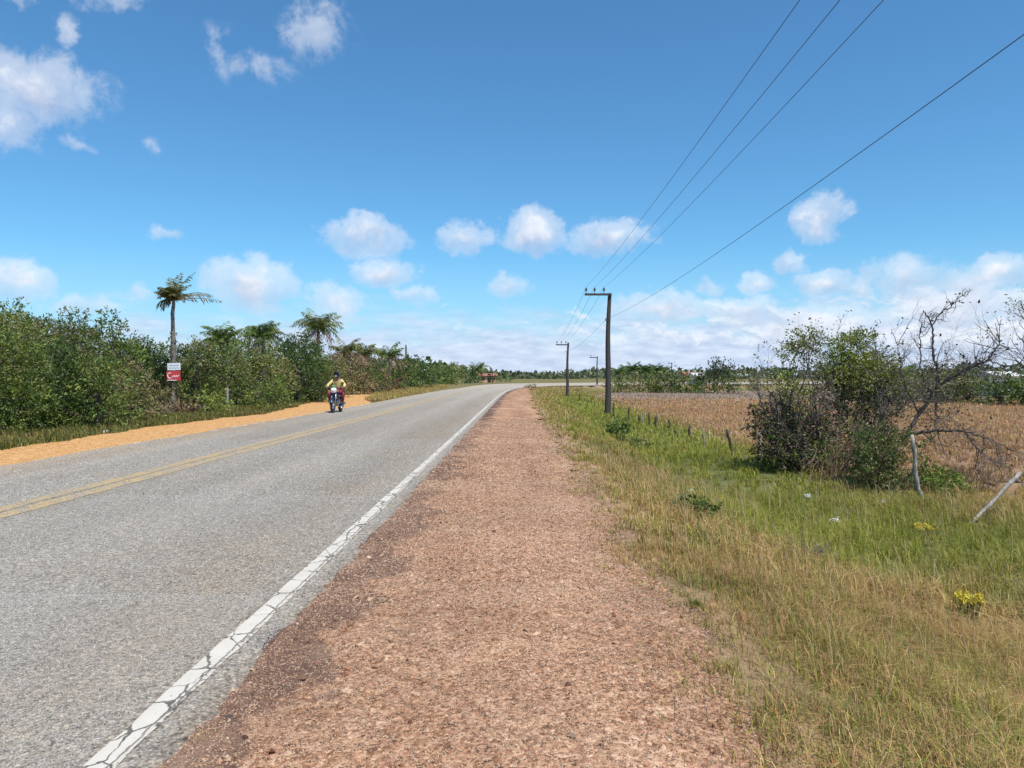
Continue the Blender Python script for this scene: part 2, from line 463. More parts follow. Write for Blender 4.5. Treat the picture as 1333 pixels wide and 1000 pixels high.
# orange dirt track on the far side of the road
O_STOPS = [(.25, (.26, .105, .03)), (.42, (.44, .22, .078)), (.55, (.55, .305, .12)), (.72, (.64, .43, .22))]
M_DIRT = gravelmat('orange_dirt', O_STOPS, 4.5, False, 34)
ys = np.concatenate([np.arange(-20, 60, .25), np.arange(60, 112, .5)])
xr = np.interp(ys, [-20, 13, 17, 24, 37, 43, 46.5, 60, 75, 92, 112], [-8.9, -8.7, -8.45, -7.9, -7.4, -8.2, -9.2, -11.5, -13.8, -16.2, -20])
xl = np.interp(ys, [-20, 10, 17, 22, 26, 30, 37, 45, 53, 70, 92, 112], [-10.6, -10.7, -11.1, -11.2, -11.0, -10.4, -10.8, -12.2, -13.3, -16.3, -19.5, -24])
xl = xl + (fbm(ys, ys * 0, .5, 61) - .5) * .9 + (vnoise(ys, ys * 0, 2.7, 62) - .5) * .35
xr = xr + np.where(ys > 44, (fbm(ys, ys * 0, .8, 65) - .5) * .8, 0)
t = np.linspace(0, 1, 14)[None]
X = xl[:, None] * (1 - t) + xr[:, None] * t; Y = np.repeat(ys[:, None], 14, 1)
dd, ss = road_ds(X, Y)
Z = height(dd, ss, X.ravel(), Y.ravel()) + .012 + (fbm(X, Y, 1.6, 70).ravel() - .5) * .02
I = (np.arange(len(ys) - 1)[:, None] * 14 + np.arange(13)[None]).ravel()
o = link('dirt_track', mesh_np('dirt_track', np.stack([X.ravel(), Y.ravel(), Z], 1), np.stack([I, I + 1, I + 15, I + 14], 1), smooth=True), M_DIRT)
tag(o, 'orange dirt track beside the far edge of the road, turning off into the trees', 'dirt track', kind='structure')

# painted markings
def paint(name, colr, dirt, crack, wear, rmode=None):
    m, nt, b = new_mat(name)
    ca, h = asphalt(nt)
    uvn = N(nt, 'ShaderNodeUVMap', uv_map='UV').outputs[0]
    v = geoco(nt)
    nf = noise(nt, v, 30, 4, .7); nb = noise(nt, v, 3, 5, .6)
    pc = mixc(nt, ramp(nt, nb, [(.35, .0), (.75, .6)]), colr, dirt)
    keep = None
    if crack:
        mp = N(nt, 'ShaderNodeMapping'); setin(mp, Scale=(5.2, 3.6, 1)); L(nt, uvn, mp.inputs[0])
        ad = N(nt, 'ShaderNodeVectorMath', operation='ADD'); L(nt, mp.outputs[0], ad.inputs[0])
        nn = N(nt, 'ShaderNodeVectorMath', operation='SCALE'); nn.inputs['Scale'].default_value = .38
        L(nt, noise(nt, v, 9, 3, .6, out=1), nn.inputs[0]); L(nt, nn.outputs[0], ad.inputs[1])
        e = voro(nt, ad.outputs[0], 1.0, 'DISTANCE_TO_EDGE')
        sp = N(nt, 'ShaderNodeSeparateXYZ'); L(nt, uvn, sp.inputs[0])
        wig = math_(nt, 'MULTIPLY', math_(nt, 'SUBTRACT', noise(nt, v, 6, 5, .7), .5), .05)
        lc = math_(nt, 'ABSOLUTE', math_(nt, 'ADD', math_(nt, 'SUBTRACT', sp.outputs[0], .045), wig))
        k1 = ramp(nt, math_(nt, 'ADD', e, math_(nt, 'MULTIPLY', math_(nt, 'SUBTRACT', noise(nt, v, 5, 4, .6), .5), .10)), [(.016, 0.0), (.034, 1.0)]); k2 = ramp(nt, lc, [(.0025, 0.0), (.006, 1.0)])
        keep = math_(nt, 'MULTIPLY', k1, k2)
        # narrow strip to the right of the long crack is dirtier
        rs = math_(nt, 'GREATER_THAN', math_(nt, 'ADD', math_(nt, 'SUBTRACT', sp.outputs[0], .045), wig), 0.0)
        pc = mixc(nt, math_(nt, 'MULTIPLY', rs, .55), pc, (.50, .44, .36))
        spots = ramp(nt, math_(nt, 'ADD', nf, math_(nt, 'MULTIPLY', rs, -.10)), [(.30, 0.0), (.36, 1.0)])
        keep = math_(nt, 'MULTIPLY', keep, spots)
        crackc = (.06, .05, .042)
        ca = mixc(nt, .65, ca, crackc)
    gr = voro(nt, v, 62, 'F1', 'Color'); g1 = N(nt, 'ShaderNodeRGBToBW'); L(nt, gr, g1.inputs[0])
    wv = math_(nt, 'ADD', math_(nt, 'MULTIPLY', nb, .55), math_(nt, 'MULTIPLY', g1.outputs[0], .45))
    kw = ramp(nt, wv, [(wear - .05, 0.0), (wear + .05, 1.0)])
    keep = kw if keep is None else math_(nt, 'MULTIPLY', keep, kw)
    L(nt, mixc(nt, keep, ca, pc), b.inputs['Base Color']); setin(b, Roughness=.7); b.inputs['Specular IOR Level'].default_value = .3
    bump(nt, math_(nt, 'ADD', keep, math_(nt, 'MULTIPLY', h, .35)), .6, .004, b)
    return m
M_WL = paint('white_line_paint', (.57, .525, .45), (.42, .36, .285), True, .22)
M_WL2 = paint('worn_white_paint', (.66, .62, .56), (.56, .42, .28), False, .50)
M_YL = paint('yellow_line_paint', (.52, .34, .11), (.40, .30, .16), False, .53)
def line(name, d0, d1, mat, label, z=.054, s0=-25, s1=400, jit=.008, left=False, seed=0, gaps=None):
    sv = S_ALL[(S_ALL >= s0) & (S_ALL <= s1)]
    def off(sv):
        j0 = (vnoise(sv, sv * 0, 4.0, 80 + seed) - .5)[:, None] * jit * 2 + (vnoise(sv, sv * 0, 17, 81 + seed) - .5)[:, None] * jit
        j1 = (vnoise(sv, sv * 0, 4.5, 90 + seed) - .5)[:, None] * jit * 2 + (vnoise(sv, sv * 0, 19, 91 + seed) - .5)[:, None] * jit
        base_ = -road_w(sv)[:, None] if left else 0
        return np.concatenate([base_ + d0 + j0, base_ + (d0 + d1) / 2 + j0 * 0, base_ + d1 + j1], 1)
    o = strip(name, sv, off, lambda D, S: np.full(D.shape, z), mat)
    if gaps:
        bm = bmesh.new(); bm.from_mesh(o.data); ul = bm.loops.layers.uv.active
        dead = [f for f in bm.faces if any(a_ < sum(l[ul].uv.y for l in f.loops) / len(f.loops) < b_ for a_, b_ in gaps)]
        bmesh.ops.delete(bm, geom=dead, context='FACES'); bm.to_mesh(o.data); bm.free()
    tag(o, label, 'road marking', kind='structure')
line('edge_line', -.060, .076, M_WL, 'thick cracked white edge line on the near side of the road', seed=1)
line('edge_line', .22, .34, M_WL2, 'worn white edge line along the far side of the road', left=True, jit=.03, seed=2, s0=16.5, gaps=[(17.1, 18.6), (19.2, 20.4), (20.9, 21.8), (22.9, 23.4), (24.4, 25.1), (26.4, 26.8), (28.4, 29.0), (31.2, 31.7), (34.6, 35.1), (38.5, 39.1), (43, 43.8), (48, 49), (54, 55.2), (61, 62.4), (69, 70.6), (78, 80), (88, 90)])
# centre: two yellow strips
def yellow(d0, d1, label, seed):
    sv = S_ALL
    def off(sv):
        c0 = -(np.interp(sv, [0, 8, 30, 60, 110], [4.22, 4.2, 4.03, 3.98, 4.1]))[:, None]
        j0 = (vnoise(sv, sv * 0, 3.0, 100 + seed) - .5)[:, None] * .06; j1 = (vnoise(sv, sv * 0, 3.3, 105 + seed) - .5)[:, None] * .06
        return np.concatenate([c0 + d0 + j0, c0 + (d0 + d1) / 2, c0 + d1 + j1], 1)
    tag(strip('centre_line', sv, off, lambda D, S: np.full(D.shape, .054), M_YL), label, 'road marking', kind='structure')
yellow(-.27, -.045, 'far strip of the faded double yellow centre line', 1)
yellow(.015, .27, 'near strip of the faded double yellow centre line', 5)

# ------------------------------------------------------------------ loose stones on the shoulder
ico = bmesh.new(); bmesh.ops.create_icosphere(ico, subdivisions=1, radius=1)
ICV = np.array([v.co[:] for v in ico.verts]); ICF = np.array([[v.index for v in f.verts] for f in ico.faces]); ico.free()
oct_v = np.array([(1, 0, 0), (-1, 0, 0), (0, 1, 0), (0, -1, 0), (0, 0, 1), (0, 0, -1)], float)
oct_f = np.array([(0, 2, 4), (2, 1, 4), (1, 3, 4), (3, 0, 4), (2, 0, 5), (1, 2, 5), (3, 1, 5), (0, 3, 5)])
def stones(mass, P, r, col, base=(oct_v, oct_f)):
    BV, BF = base; n = len(P)
    A = rng.random(n) * 2 * np.pi; ca, sa = np.cos(A), np.sin(A)
    sc = (.65 + .7 * rng.random((n, 3))) * r[:, None]; sc[:, 2] *= .75
    V = BV[None] * (1 + rng.normal(size=(n, len(BV), 1)) * .16) * sc[:, None]
    tl = rng.normal(size=(n, 1)) * .35
    V[..., 2] += V[..., 0] * tl
    x_, y_ = V[..., 0] * ca[:, None] - V[..., 1] * sa[:, None], V[..., 0] * sa[:, None] + V[..., 1] * ca[:, None]
    V = np.stack([x_, y_, V[..., 2]], -1) + P[:, None]
    F = (BF[None] + (np.arange(n) * len(BV))[:, None, None]).reshape(-1, 3)
    mass.add(V.reshape(-1, 3), F, np.repeat(col, len(BV), 0))
def road_pos(sv, dv):
    idx = np.interp(sv, RS, np.arange(len(RS))); i0 = idx.astype(int); fr = (idx - i0)[:, None]
    C = RC[i0] * (1 - fr) + RC[i0 + 1] * fr
    return C + RN[i0] * dv[:, None]
mass = Mass()
PALG = [(.22, .11, .065), (.36, .20, .12), (.47, .30, .20), (.50, .35, .235), (.12, .06, .042), (.40, .235, .14), (.52, .39, .28)]
DOME_V = np.array([(1, 0, -.3), (0, 1, -.3), (-1, 0, -.3), (0, -1, -.3), (.1, .1, .9)], float); DOME_F = np.array([(0, 1, 4), (1, 2, 4), (2, 3, 4), (3, 0, 4)])
for n, s0, s1, r0, r1 in ((150000, 2.2, 5.6, .0022, .0062), (80000, 5.0, 11, .004, .010), (34000, 10, 26, .008, .018), (900, 2.3, 9, .008, .015), (200, 2.4, 16, .014, .026)):
    sv = s0 + (s1 - s0) * rng.random(n); dv = .22 + rng.random(n) ** 1.0 * 2.75
    P2 = road_pos(sv, dv); r = r0 + (r1 - r0) * rng.random(n) ** 1.8
    zz = height(dv, sv, P2[:, 0], P2[:, 1], False) + grav_zo(dv[:, None], sv[:, None]).ravel() + r * .15
    c_ = pick(PALG, n) * (.62 + .6 * fbm(P2[:, 0], P2[:, 1], 1.1, 177))[:, None]
    stn = fbm(P2[:, 0], P2[:, 1], 1.2, 77)
    stones(mass, np.column_stack([P2, zz]), r, c_, (DOME_V, DOME_F) if n > 5000 else (oct_v, oct_f))
o = mass.build('loose_gravel', M_STONE); tag(o, 'loose reddish pebbles scattered over the gravel shoulder', 'gravel', kind='stuff')

mass = Mass()                                                  # the proud stone chips of the surface dressing
PALR = [(.14, .134, .125), (.22, .21, .195), (.30, .288, .265), (.40, .38, .35), (.52, .49, .44), (.25, .225, .195), (.34, .31, .265)]
for n, s0, s1, r0, r1, d0, d1 in ((190000, 2.4, 5.2, .0025, .0052, -4.0, .2), (110000, 5.0, 9.5, .004, .0075, -7.0, .2), (60000, 9, 18, .006, .012, -7.2, .2)):
    sv = s0 + (s1 - s0) * rng.random(n); dv = d0 + (d1 - d0) * rng.random(n)
    ok = (np.abs(dv) > .10); sv, dv = sv[ok], dv[ok]; P2 = road_pos(sv, dv); ok = P2[:, 0] > -.86 * P2[:, 1] - 1.5
    sv, dv, P2 = sv[ok], dv[ok], P2[ok]; r = r0 + (r1 - r0) * rng.random(len(sv))
    zz = np.where(dv < .1, .050, np.interp(dv, [.11, .19, .25], [.050, .036, .016]))
    yl = (dv > -4.5) & (dv < -3.7); c_ = pick(PALR, len(sv), .12); sv2 = rng.random(len(sv)) < np.where(yl, .0, 1.0)
    stones(mass, np.column_stack([P2, zz])[sv2], r[sv2], c_[sv2], (DOME_V * [1, 1, .75], DOME_F))
o = mass.build('road_chippings', M_STONE); tag(o, 'pale and dark stone chips standing proud of the near road surface', 'chippings', kind='stuff')

# chunks of broken asphalt by the seal edge
for (u, v_, r, lab) in ((296, 944, .035, 'dark broken lump of asphalt lying beside the cracked white edge line'),
                        (238, 975, .025, 'small dark chip of asphalt at the crumbling road edge')):
    dep = CAM_H * F_PX / (v_ - HY)
    m_ = Mass(); stones(m_, np.array([[px(u, dep), dep, .018]]), np.array([r]), np.array([[.07, .062, .058]]), (ICV, ICF))
    tag(m_.build('asphalt_lump', M_STONE), lab, 'stone')

# ------------------------------------------------------------------ grass
def blades(P, h, w, col, lean=.35, wind=(-.25, .0), curl=.5):
    n = len(P); A = rng.random(n) * 2 * np.pi
    dirh = np.stack([np.cos(A), np.sin(A), np.zeros(n)], 1)
    side = np.stack([-np.sin(A), np.cos(A), np.zeros(n)], 1)
    ln = (np.abs(rng.normal(size=n)) * lean)[:, None]
    wv = np.array([wind[0], wind[1], 0])[None] * rng.random((n, 1))
    h = h[:, None]; w = w[:, None]
    mid = P + (dirh * ln * .35 + wv * .3) * h; mid[:, 2] += h[:, 0] * .55
    tip = P + (dirh * ln * (.8 + curl * rng.random((n, 1))) + wv) * h
    tip[:, 2] += h[:, 0] * (1 - .35 * np.minimum(ln[:, 0], 1.6))
    V = np.stack([P - side * w, P + side * w, mid + side * w * .75, mid - side * w * .75, tip], 1).reshape(-1, 3)
    b_ = np.arange(n)[:, None] * 5
    F = np.concatenate([b_ + [0, 1, 2], b_ + [0, 2, 3], b_ + [3, 2, 4]])
    return V, F, np.repeat(col, 5, axis=0)

def grass_zone(mass, n, x0, x1, y0, y1, h0, h1, w0, w1, dmin=2.2, dmax=999, tuft=0):
    x = x0 + (x1 - x0) * rng.random(n); y = y0 + (y1 - y0) * rng.random(n)
    vis = (x < .86 * y + 2.2) & (x > -.80 * y - 2)
    x, y = x[vis], y[vis]
    if tuft:
        k = tuft; x = np.repeat(x, k) + rng.normal(size=len(x) * k) * .035; y = np.repeat(y, k) + rng.normal(size=len(y) * k) * .035
    d, s = road_ds(x, y)
    edge = np.interp(s, [0, 3, 5, 8, 14, 30, 60, 75, 92, 112, 130], [2.78, 2.88, 2.84, 2.66, 2.50, 2.4, 2.45, 2.3, 1.9, 1.2, .8])
    edge = edge + (fbm(s, s * 0, .55, 14) - .5) * .75
    j = d - edge + (fbm(x, y, 1.6, 55) - .5) * .9
    p = sstep(-.60, .70, j)
    ok = (rng.random(len(x)) < p) & (d < dmax) & (d > 0)
    x, y, d, s, j = x[ok], y[ok], d[ok], s[ok], j[ok]
    n = len(x)
    c, g, field = zone_colors(x, y, d, s, n)
    patch = fbm(x, y, 1.1, 88)
    hh = (h0 + (h1 - h0) * rng.random(n) ** 1.3) * (.30 + .70 * sstep(-.1, 1.3, j)) * (.6 + .8 * patch)
    ww = w0 + (w1 - w0) * rng.random(n)
    P = np.column_stack([x, y, height(d, s, x, y) - .01])
    mass.add(*blades(P, hh, ww, c, lean=.95, wind=(-.12, 0)))
mass = Mass()
grass_zone(mass, 6400, .6, 9.5, 1.8, 7, .08, .30, .0012, .0030, tuft=28)
grass_zone(mass, 40000, .6, 9.5, 1.8, 7, .05, .22, .0012, .003)
grass_zone(mass, 7000, .6, 18, 7, 15, .10, .34, .0024, .0050, tuft=20)
grass_zone(mass, 5200, .6, 30, 15, 28, .10, .32, .0045, .009, tuft=20)
o = mass.build('verge_grass', M_GRASS); tag(o, 'golden and green dry grass covering the near verge right of the gravel', 'grass', kind='stuff')
mass = Mass()
grass_zone(mass, 150000, .6, 55, 28, 60, .10, .30, .008, .020)
grass_zone(mass, 90000, .6, 95, 60, 112, .12, .34, .018, .040)
o = mass.build('field_grass', M_GRASS); tag(o, 'rusty brown grass filling the open field beyond the fence posts', 'grass', kind='stuff')
# tall pale seed stalks in the near verge
mass = Mass()
n = 2600; x = 1.0 + 8 * rng.random(n); y = 2.4 + 13 * rng.random(n)
d, s = road_ds(x, y); ok = (d > 3.1) & (x < .8 * y + 1.5); x, y, d, s = x[ok], y[ok], d[ok], s[ok]; n = len(x)
P = np.column_stack([x, y, height(d, s, x, y)])
mass.add(*blades(P, .32 + .28 * rng.random(n), .0012 + .0002 * y, pick([(.46, .34, .19), (.50, .40, .24), (.38, .24, .12)], n), lean=.45))
o = mass.build('seed_stalks', M_GRASS); tag(o, 'tall pale seed stalks standing above the near verge grass', 'grass', kind='stuff')
# left verge grass, between the dirt track and the thicket, and the wedge beyond the track
mass = Mass()
n = 120000
y = 11 + 95 * rng.random(n) ** 1.5; 
XL = np.interp(y, ys, xl); XR = np.interp(y, ys, xr)
side = rng.random(n) < .62
x = np.where(side, XL + .1 - 5.2 * rng.random(n) ** 1.15, XR + (-(road_w(y)) - 1.3 - XR) * rng.random(n))
ok = side | (y > 45)
x, y, side = x[ok], y[ok], side[ok]; n = len(x)
d, s = road_ds(x, y); ok = d < -road_w(s) - .15; x, y, d, s, side = x[ok], y[ok], d[ok], s[ok], side[ok]; n = len(x)
P = np.column_stack([x, y, height(d, s, x, y)])
c, g, f_ = zone_colors(x, y, d, s, n)
c = c * np.where(side, .62, .95)[:, None]; dk = side & (rng.random(n) < .35); c[dk] = pick([(.07, .10, .025), (.10, .12, .035)], int(dk.sum()))
wedge = ~side & (rng.random(n) < .5); c[wedge] = pick(RUST + STRAW, wedge.sum())
mass.add(*blades(P, (.06 + .22 * rng.random(n)) * (.35 + 1.1 * fbm(x, y, .8, 91)), .004 + y * .00026, c, lean=.9))
o = mass.build('roadside_grass', M_GRASS); tag(o, 'green and straw grass fringe between the orange dirt track and the thicket', 'grass', kind='stuff')

# small single tufts on the gravel
def tuft(u, v_, hgt, n, pal, label, drop=0.0, spread=.05, name='grass_tuft', wid=.002):
    dep = (CAM_H + drop) * F_PX / (v_ - HY); x0 = px(u, dep)
    m_ = Mass(); P = np.column_stack([rng.normal(size=n) * spread, rng.normal(size=n) * spread, np.zeros(n)])
    m_.add(*blades(P, hgt * (.5 + .6 * rng.random(n)), np.full(n, wid), pick(pal, n), lean=.7))
    o = m_.build(name, M_GRASS); o.location = (x0, dep, ground_z(x0, dep)); tag(o, label, 'grass tuft'); return o
tuft(256, 972, .07, 70, GREEN + STRAW, 'small green grass tuft growing against the broken road edge', spread=.03, wid=.0015)
tuft(945, 870, .09, 80, GREEN + STRAW, 'low green tuft at the ragged edge of gravel and grass', spread=.035)
tuft(905, 790, .10, 90, GREEN, 'bright green tuft on the gravel margin above the low green one', drop=.02, spread=.03)

# ------------------------------------------------------------------ world: Nishita sky plus clouds placed by azimuth and elevation
sun_el = math.asin(SUN[2]); sun_az = math.atan2(SUN[0], SUN[1])
w = bpy.data.worlds.new('World'); scene.world = w; w.use_nodes = True
nt = w.node_tree; bg = nt.nodes['Background']; STR = .10
sky = N(nt, 'ShaderNodeTexSky', sky_type='NISHITA'); sky.sun_disc = False
sky.sun_elevation = sun_el; sky.sun_rotation = sun_az; sky.air_density = 1.0; sky.dust_density = .35; sky.ozone_density = 2.2
tc = N(nt, 'ShaderNodeTexCoord').outputs['Generated']
sp = N(nt, 'ShaderNodeSeparateXYZ'); L(nt, tc, sp.inputs[0])
az = math_(nt, 'ARCTAN2', sp.outputs[0], sp.outputs[1]); el = math_(nt, 'ARCSINE', sp.outputs[2])
cmb = N(nt, 'ShaderNodeCombineXYZ'); L(nt, az, cmb.inputs[0]); L(nt, el, cmb.inputs[1])
ae0 = cmb.outputs[0]
# warp the coordinates so that outlines billow
wn = N(nt, 'ShaderNodeVectorMath', operation='SUBTRACT'); L(nt, noise(nt, ae0, 16, 6, .6, out=1), wn.inputs[0]); wn.inputs[1].default_value = (.5, .5, .5)
wa = N(nt, 'ShaderNodeVectorMath', operation='MULTIPLY_ADD'); L(nt, wn.outputs[0], wa.inputs[0]); wa.inputs[1].default_value = (.085, .06, 0); L(nt, ae0, wa.inputs[2])
ae = wa.outputs[0]
CL = [(45, 112, 98, 52, .90), (-10, 165, 85, 36, .62), (100, 42, 22, 24, .42), (412, 42, 48, 40, .52), (288, 78, 28, 34, .32), (338, 92, 56, 18, .30),
      (150, 4, 46, 13, .42), (30, 4, 40, 10, .45), (112, 186, 26, 12, .3), (190, 190, 22, 15, .32), (20, 366, 50, 30, .8), (220, 306, 34, 11, .4),
      (330, 368, 66, 40, 1.0), (437, 395, 48, 30, .85), (476, 307, 56, 28, .92), (496, 351, 48, 24, .85), (545, 386, 30, 18, .65),
      (606, 308, 38, 23, .8), (692, 302, 50, 29, .95), (796, 308, 58, 25, .8), (660, 373, 32, 14, .6), (1062, 286, 40, 30, .88), (1032, 337, 22, 16, .6),
      (1070, 366, 42, 20, .85), (1110, 377, 22, 16, .8), (988, 366, 32, 18, .6), (926, 366, 26, 16, .5), (1180, 362, 66, 32, .72), (1290, 362, 80, 30, .9),
      (860, 402, 70, 24, .75), (965, 404, 70, 24, .75), (1070, 412, 90, 26, .7), (1240, 400, 110, 30, .7), (100, 400, 60, 18, .55), (180, 385, 30, 16, .4)]
acc = None; sh = None
for (u, v_, rx, ry, dn) in CL:
    a0 = math.atan((u - CX) / F_PX); e0 = math.atan((HY - v_) / math.hypot(F_PX, u - CX))
    k = math.cos(a0)
    rx = rx * 1.22; ry = ry * 1.22
    ia, ie = F_PX / rx / k ** 2 * 1.0, F_PX / ry / k
    vm = N(nt, 'ShaderNodeVectorMath', operation='MULTIPLY_ADD'); L(nt, ae, vm.inputs[0])
    vm.inputs[1].default_value = (ia, ie, 0); vm.inputs[2].default_value = (-a0 * ia, -e0 * ie, 0)
    ln = N(nt, 'ShaderNodeVectorMath', operation='LENGTH'); L(nt, vm.outputs[0], ln.inputs[0])
    m1 = math_(nt, 'MULTIPLY_ADD', ln.outputs['Value'], -dn, dn)
    m1 = math_(nt, 'MAXIMUM', m1, 0.0)
    sy = N(nt, 'ShaderNodeSeparateXYZ'); L(nt, vm.outputs[0], sy.inputs[0])
    shp = math_(nt, 'MULTIPLY', m1, sy.outputs[1])
    acc = m1 if acc is None else math_(nt, 'MAXIMUM', acc, m1)
    sh = shp if sh is None else math_(nt, 'ADD', sh, shp)
fb = noise(nt, ae0, 27, 8, .64, .3)
cl = math_(nt, 'ADD', acc, math_(nt, 'MULTIPLY', math_(nt, 'SUBTRACT', fb, .5), 1.15))
gate = math_(nt, 'MULTIPLY', acc, 6.0, clamp=True)
cover = math_(nt, 'MULTIPLY', ramp(nt, cl, [(.03, 0.0), (.42, .46), (.92, .96)], 'EASE'), gate)
# low bank of stratocumulus toward the horizon, all the way round
mpb = N(nt, 'ShaderNodeMapping'); setin(mpb, Scale=(9, 34, 1)); L(nt, ae0, mpb.inputs[0])
fb2 = noise(nt, mpb.outputs[0], 1.0, 7, .6, .2)
eb = N(nt, 'ShaderNodeMapRange'); setin(eb, **{'From Min': .0, 'From Max': .135, 'To Min': .86, 'To Max': -.12}); L(nt, el, eb.inputs[0])
azr = math_(nt, 'MULTIPLY', math_(nt, 'SINE', math_(nt, 'ADD', az, -.0)), .16)
bk = math_(nt, 'ADD', math_(nt, 'ADD', eb.outputs[0], azr), math_(nt, 'SUBTRACT', fb2, .5))
bank = ramp(nt, bk, [(.12, 0.0), (.62, .92)], 'EASE')
mpp = N(nt, 'ShaderNodeMapping'); setin(mpp, Scale=(17, 40, 1)); L(nt, ae, mpp.inputs[0])
pf = noise(nt, mpp.outputs[0], 1.0, 7, .6, .15)
pe = ramp(nt, el, [(.015, 0.0), (.05, .9), (.085, .75), (.135, 0.0)], 'EASE')
pa = math_(nt, 'MULTIPLY_ADD', math_(nt, 'SINE', az), .35, .04)
puffv = math_(nt, 'ADD', math_(nt, 'ADD', pf, pa), math_(nt, 'MULTIPLY_ADD', pe, .30, -.30))
puff = math_(nt, 'MULTIPLY', ramp(nt, puffv, [(.52, 0.0), (.70, .85)], 'EASE'), pe)
pflo = N(nt, 'ShaderNodeVectorMath', operation='ADD'); L(nt, mpp.outputs[0], pflo.inputs[0]); pflo.inputs[1].default_value = (0, .28, 0)
pf2 = noise(nt, pflo.outputs[0], 1.0, 7, .6, .15)
plit = ramp(nt, math_(nt, 'ADD', math_(nt, 'SUBTRACT', pf, pf2), .5), [(.40, 0.0), (.60, 1.0)])
K = 1.0 / STR
def ck(r, g_, b_): return (r * K, g_ * K, b_ * K)
skc = mixc(nt, 1.0, sky.outputs[0], (.54, .965, 1.17), 'MULTIPLY')
SKYMUL = skc.node
hz = ramp(nt, el, [(.0, .55), (.16, 0.0)])
skc = mixc(nt, hz, skc, ck(.36, .48, .68))
f3 = noise(nt, mpb.outputs[0], 2.6, 5, .6)
bcol = mixc(nt, ramp(nt, f3, [(.35, 0.0), (.68, 1.0)]), ck(.40, .48, .65), ck(.60, .66, .78))
skc = mixc(nt, bank, skc, bcol)
skc = mixc(nt, puff, skc, mixc(nt, plit, ck(.46, .52, .64), ck(.72, .75, .80)))
tone = math_(nt, 'ADD', math_(nt, 'MULTIPLY_ADD', sh, 1.3, .50), math_(nt, 'MULTIPLY', math_(nt, 'SUBTRACT', noise(nt, ae0, 22, 6, .6), .5), 1.1))
ccol = mixc(nt, ramp(nt, tone, [(.15, 0.0), (.80, 1.0)]), ck(.42, .48, .61), ck(.73, .75, .79))
skc = mixc(nt, cover, skc, ccol)
L(nt, skc, bg.inputs['Color']); bg.inputs['Strength'].default_value = STR
w.cycles.sampling_method = 'MANUAL'; w.cycles.sample_map_resolution = 512

sl = bpy.data.lights.new('sun', 'SUN'); sl.energy = 4.2; sl.angle = R(.53); sl.color = (1, .955, .89)
so = bpy.data.objects.new('sun', sl); COL.objects.link(so)
so.rotation_euler = Vector(SUN).to_track_quat('Z', 'Y').to_euler(); so.location = (20, -10, 40)

# ------------------------------------------------------------------ camera
cam = bpy.data.cameras.new('camera'); co = bpy.data.objects.new('camera', cam); COL.objects.link(co)
cam.sensor_width = 36; cam.lens = F_PX / 1333 * 36; cam.clip_start = .05; cam.clip_end = 9000
co.location = (0, 0, CAM_H); co.rotation_euler = (R(90) - math.atan((500 - HY) / F_PX), 0, 0)
scene.camera = co
vs = scene.view_settings; vs.view_transform = 'Standard'; vs.look = 'None'; vs.exposure = .42; vs.gamma = 1

# ------------------------------------------------------------------ trees
DKG = [(.045, .085, .018), (.065, .11, .022), (.085, .13, .028), (.05, .09, .026)]
MDG = [(.095, .145, .028), (.125, .17, .035), (.15, .185, .042), (.075, .125, .026)]
OLV = [(.165, .175, .055), (.20, .19, .072), (.14, .15, .048), (.23, .205, .09)]
LTG = [(.21, .24, .042), (.26, .28, .055), (.18, .22, .04), (.13, .185, .036)]
DED = [(.26, .17, .095), (.32, .22, .13), (.20, .125, .07), (.17, .12, .08)]
BARKC = np.array([.15, .125, .10])

def sprigs(mass, blobs, n, leaf, pal, per=12, length=.38, shell=.55, wide=.48, flat=.8, palvar=None, droop=.05):
    """leafy twigs scattered through several overlapping clumps"""
    B = np.array([b[:3] for b in blobs], float); Rr = np.array([b[3] for b in blobs], float)
    p = Rr ** 2 / (Rr ** 2).sum()
    k = rng.choice(len(B), n, p=p)
    dr = rdir(n, .12)
    dr[:, 2] *= flat
    rad = (shell + (1.04 - shell) * rng.random(n) ** .7) * (1 + rng.normal(size=n) * .10)
    base = B[k] + dr * (Rr[k] * rad)[:, None]
    base[:, 2] = np.maximum(base[:, 2], .05 + .3 * rng.random(n))
    out = unit(dr + rng.normal(size=(n, 3)) * .45 + np.array([0, 0, .25]))
    t = rng.random((n, per))
    pos = base[:, None] + out[:, None] * (t * length)[..., None] + rng.normal(size=(n, per, 3)) * leaf * .45
    bl = rng.random(len(B))
    c0 = pick(pal, n, .16) * (.72 + .62 * bl[k])[:, None]
    if palvar is not None:
        alt = rng.random(n) < palvar[1]
        c0[alt] = pick(palvar[0], int(alt.sum()))
    c = np.repeat(c0, per, 0) * (1 + rng.normal(size=(n * per, 1)) * .10)
    c = np.clip(c, .006, .8)
    mass.add(*leafquads(pos.reshape(-1, 3), leaf * (.7 + .6 * rng.random(n * per)), c, np.repeat(out, per, 0), wide, droop))

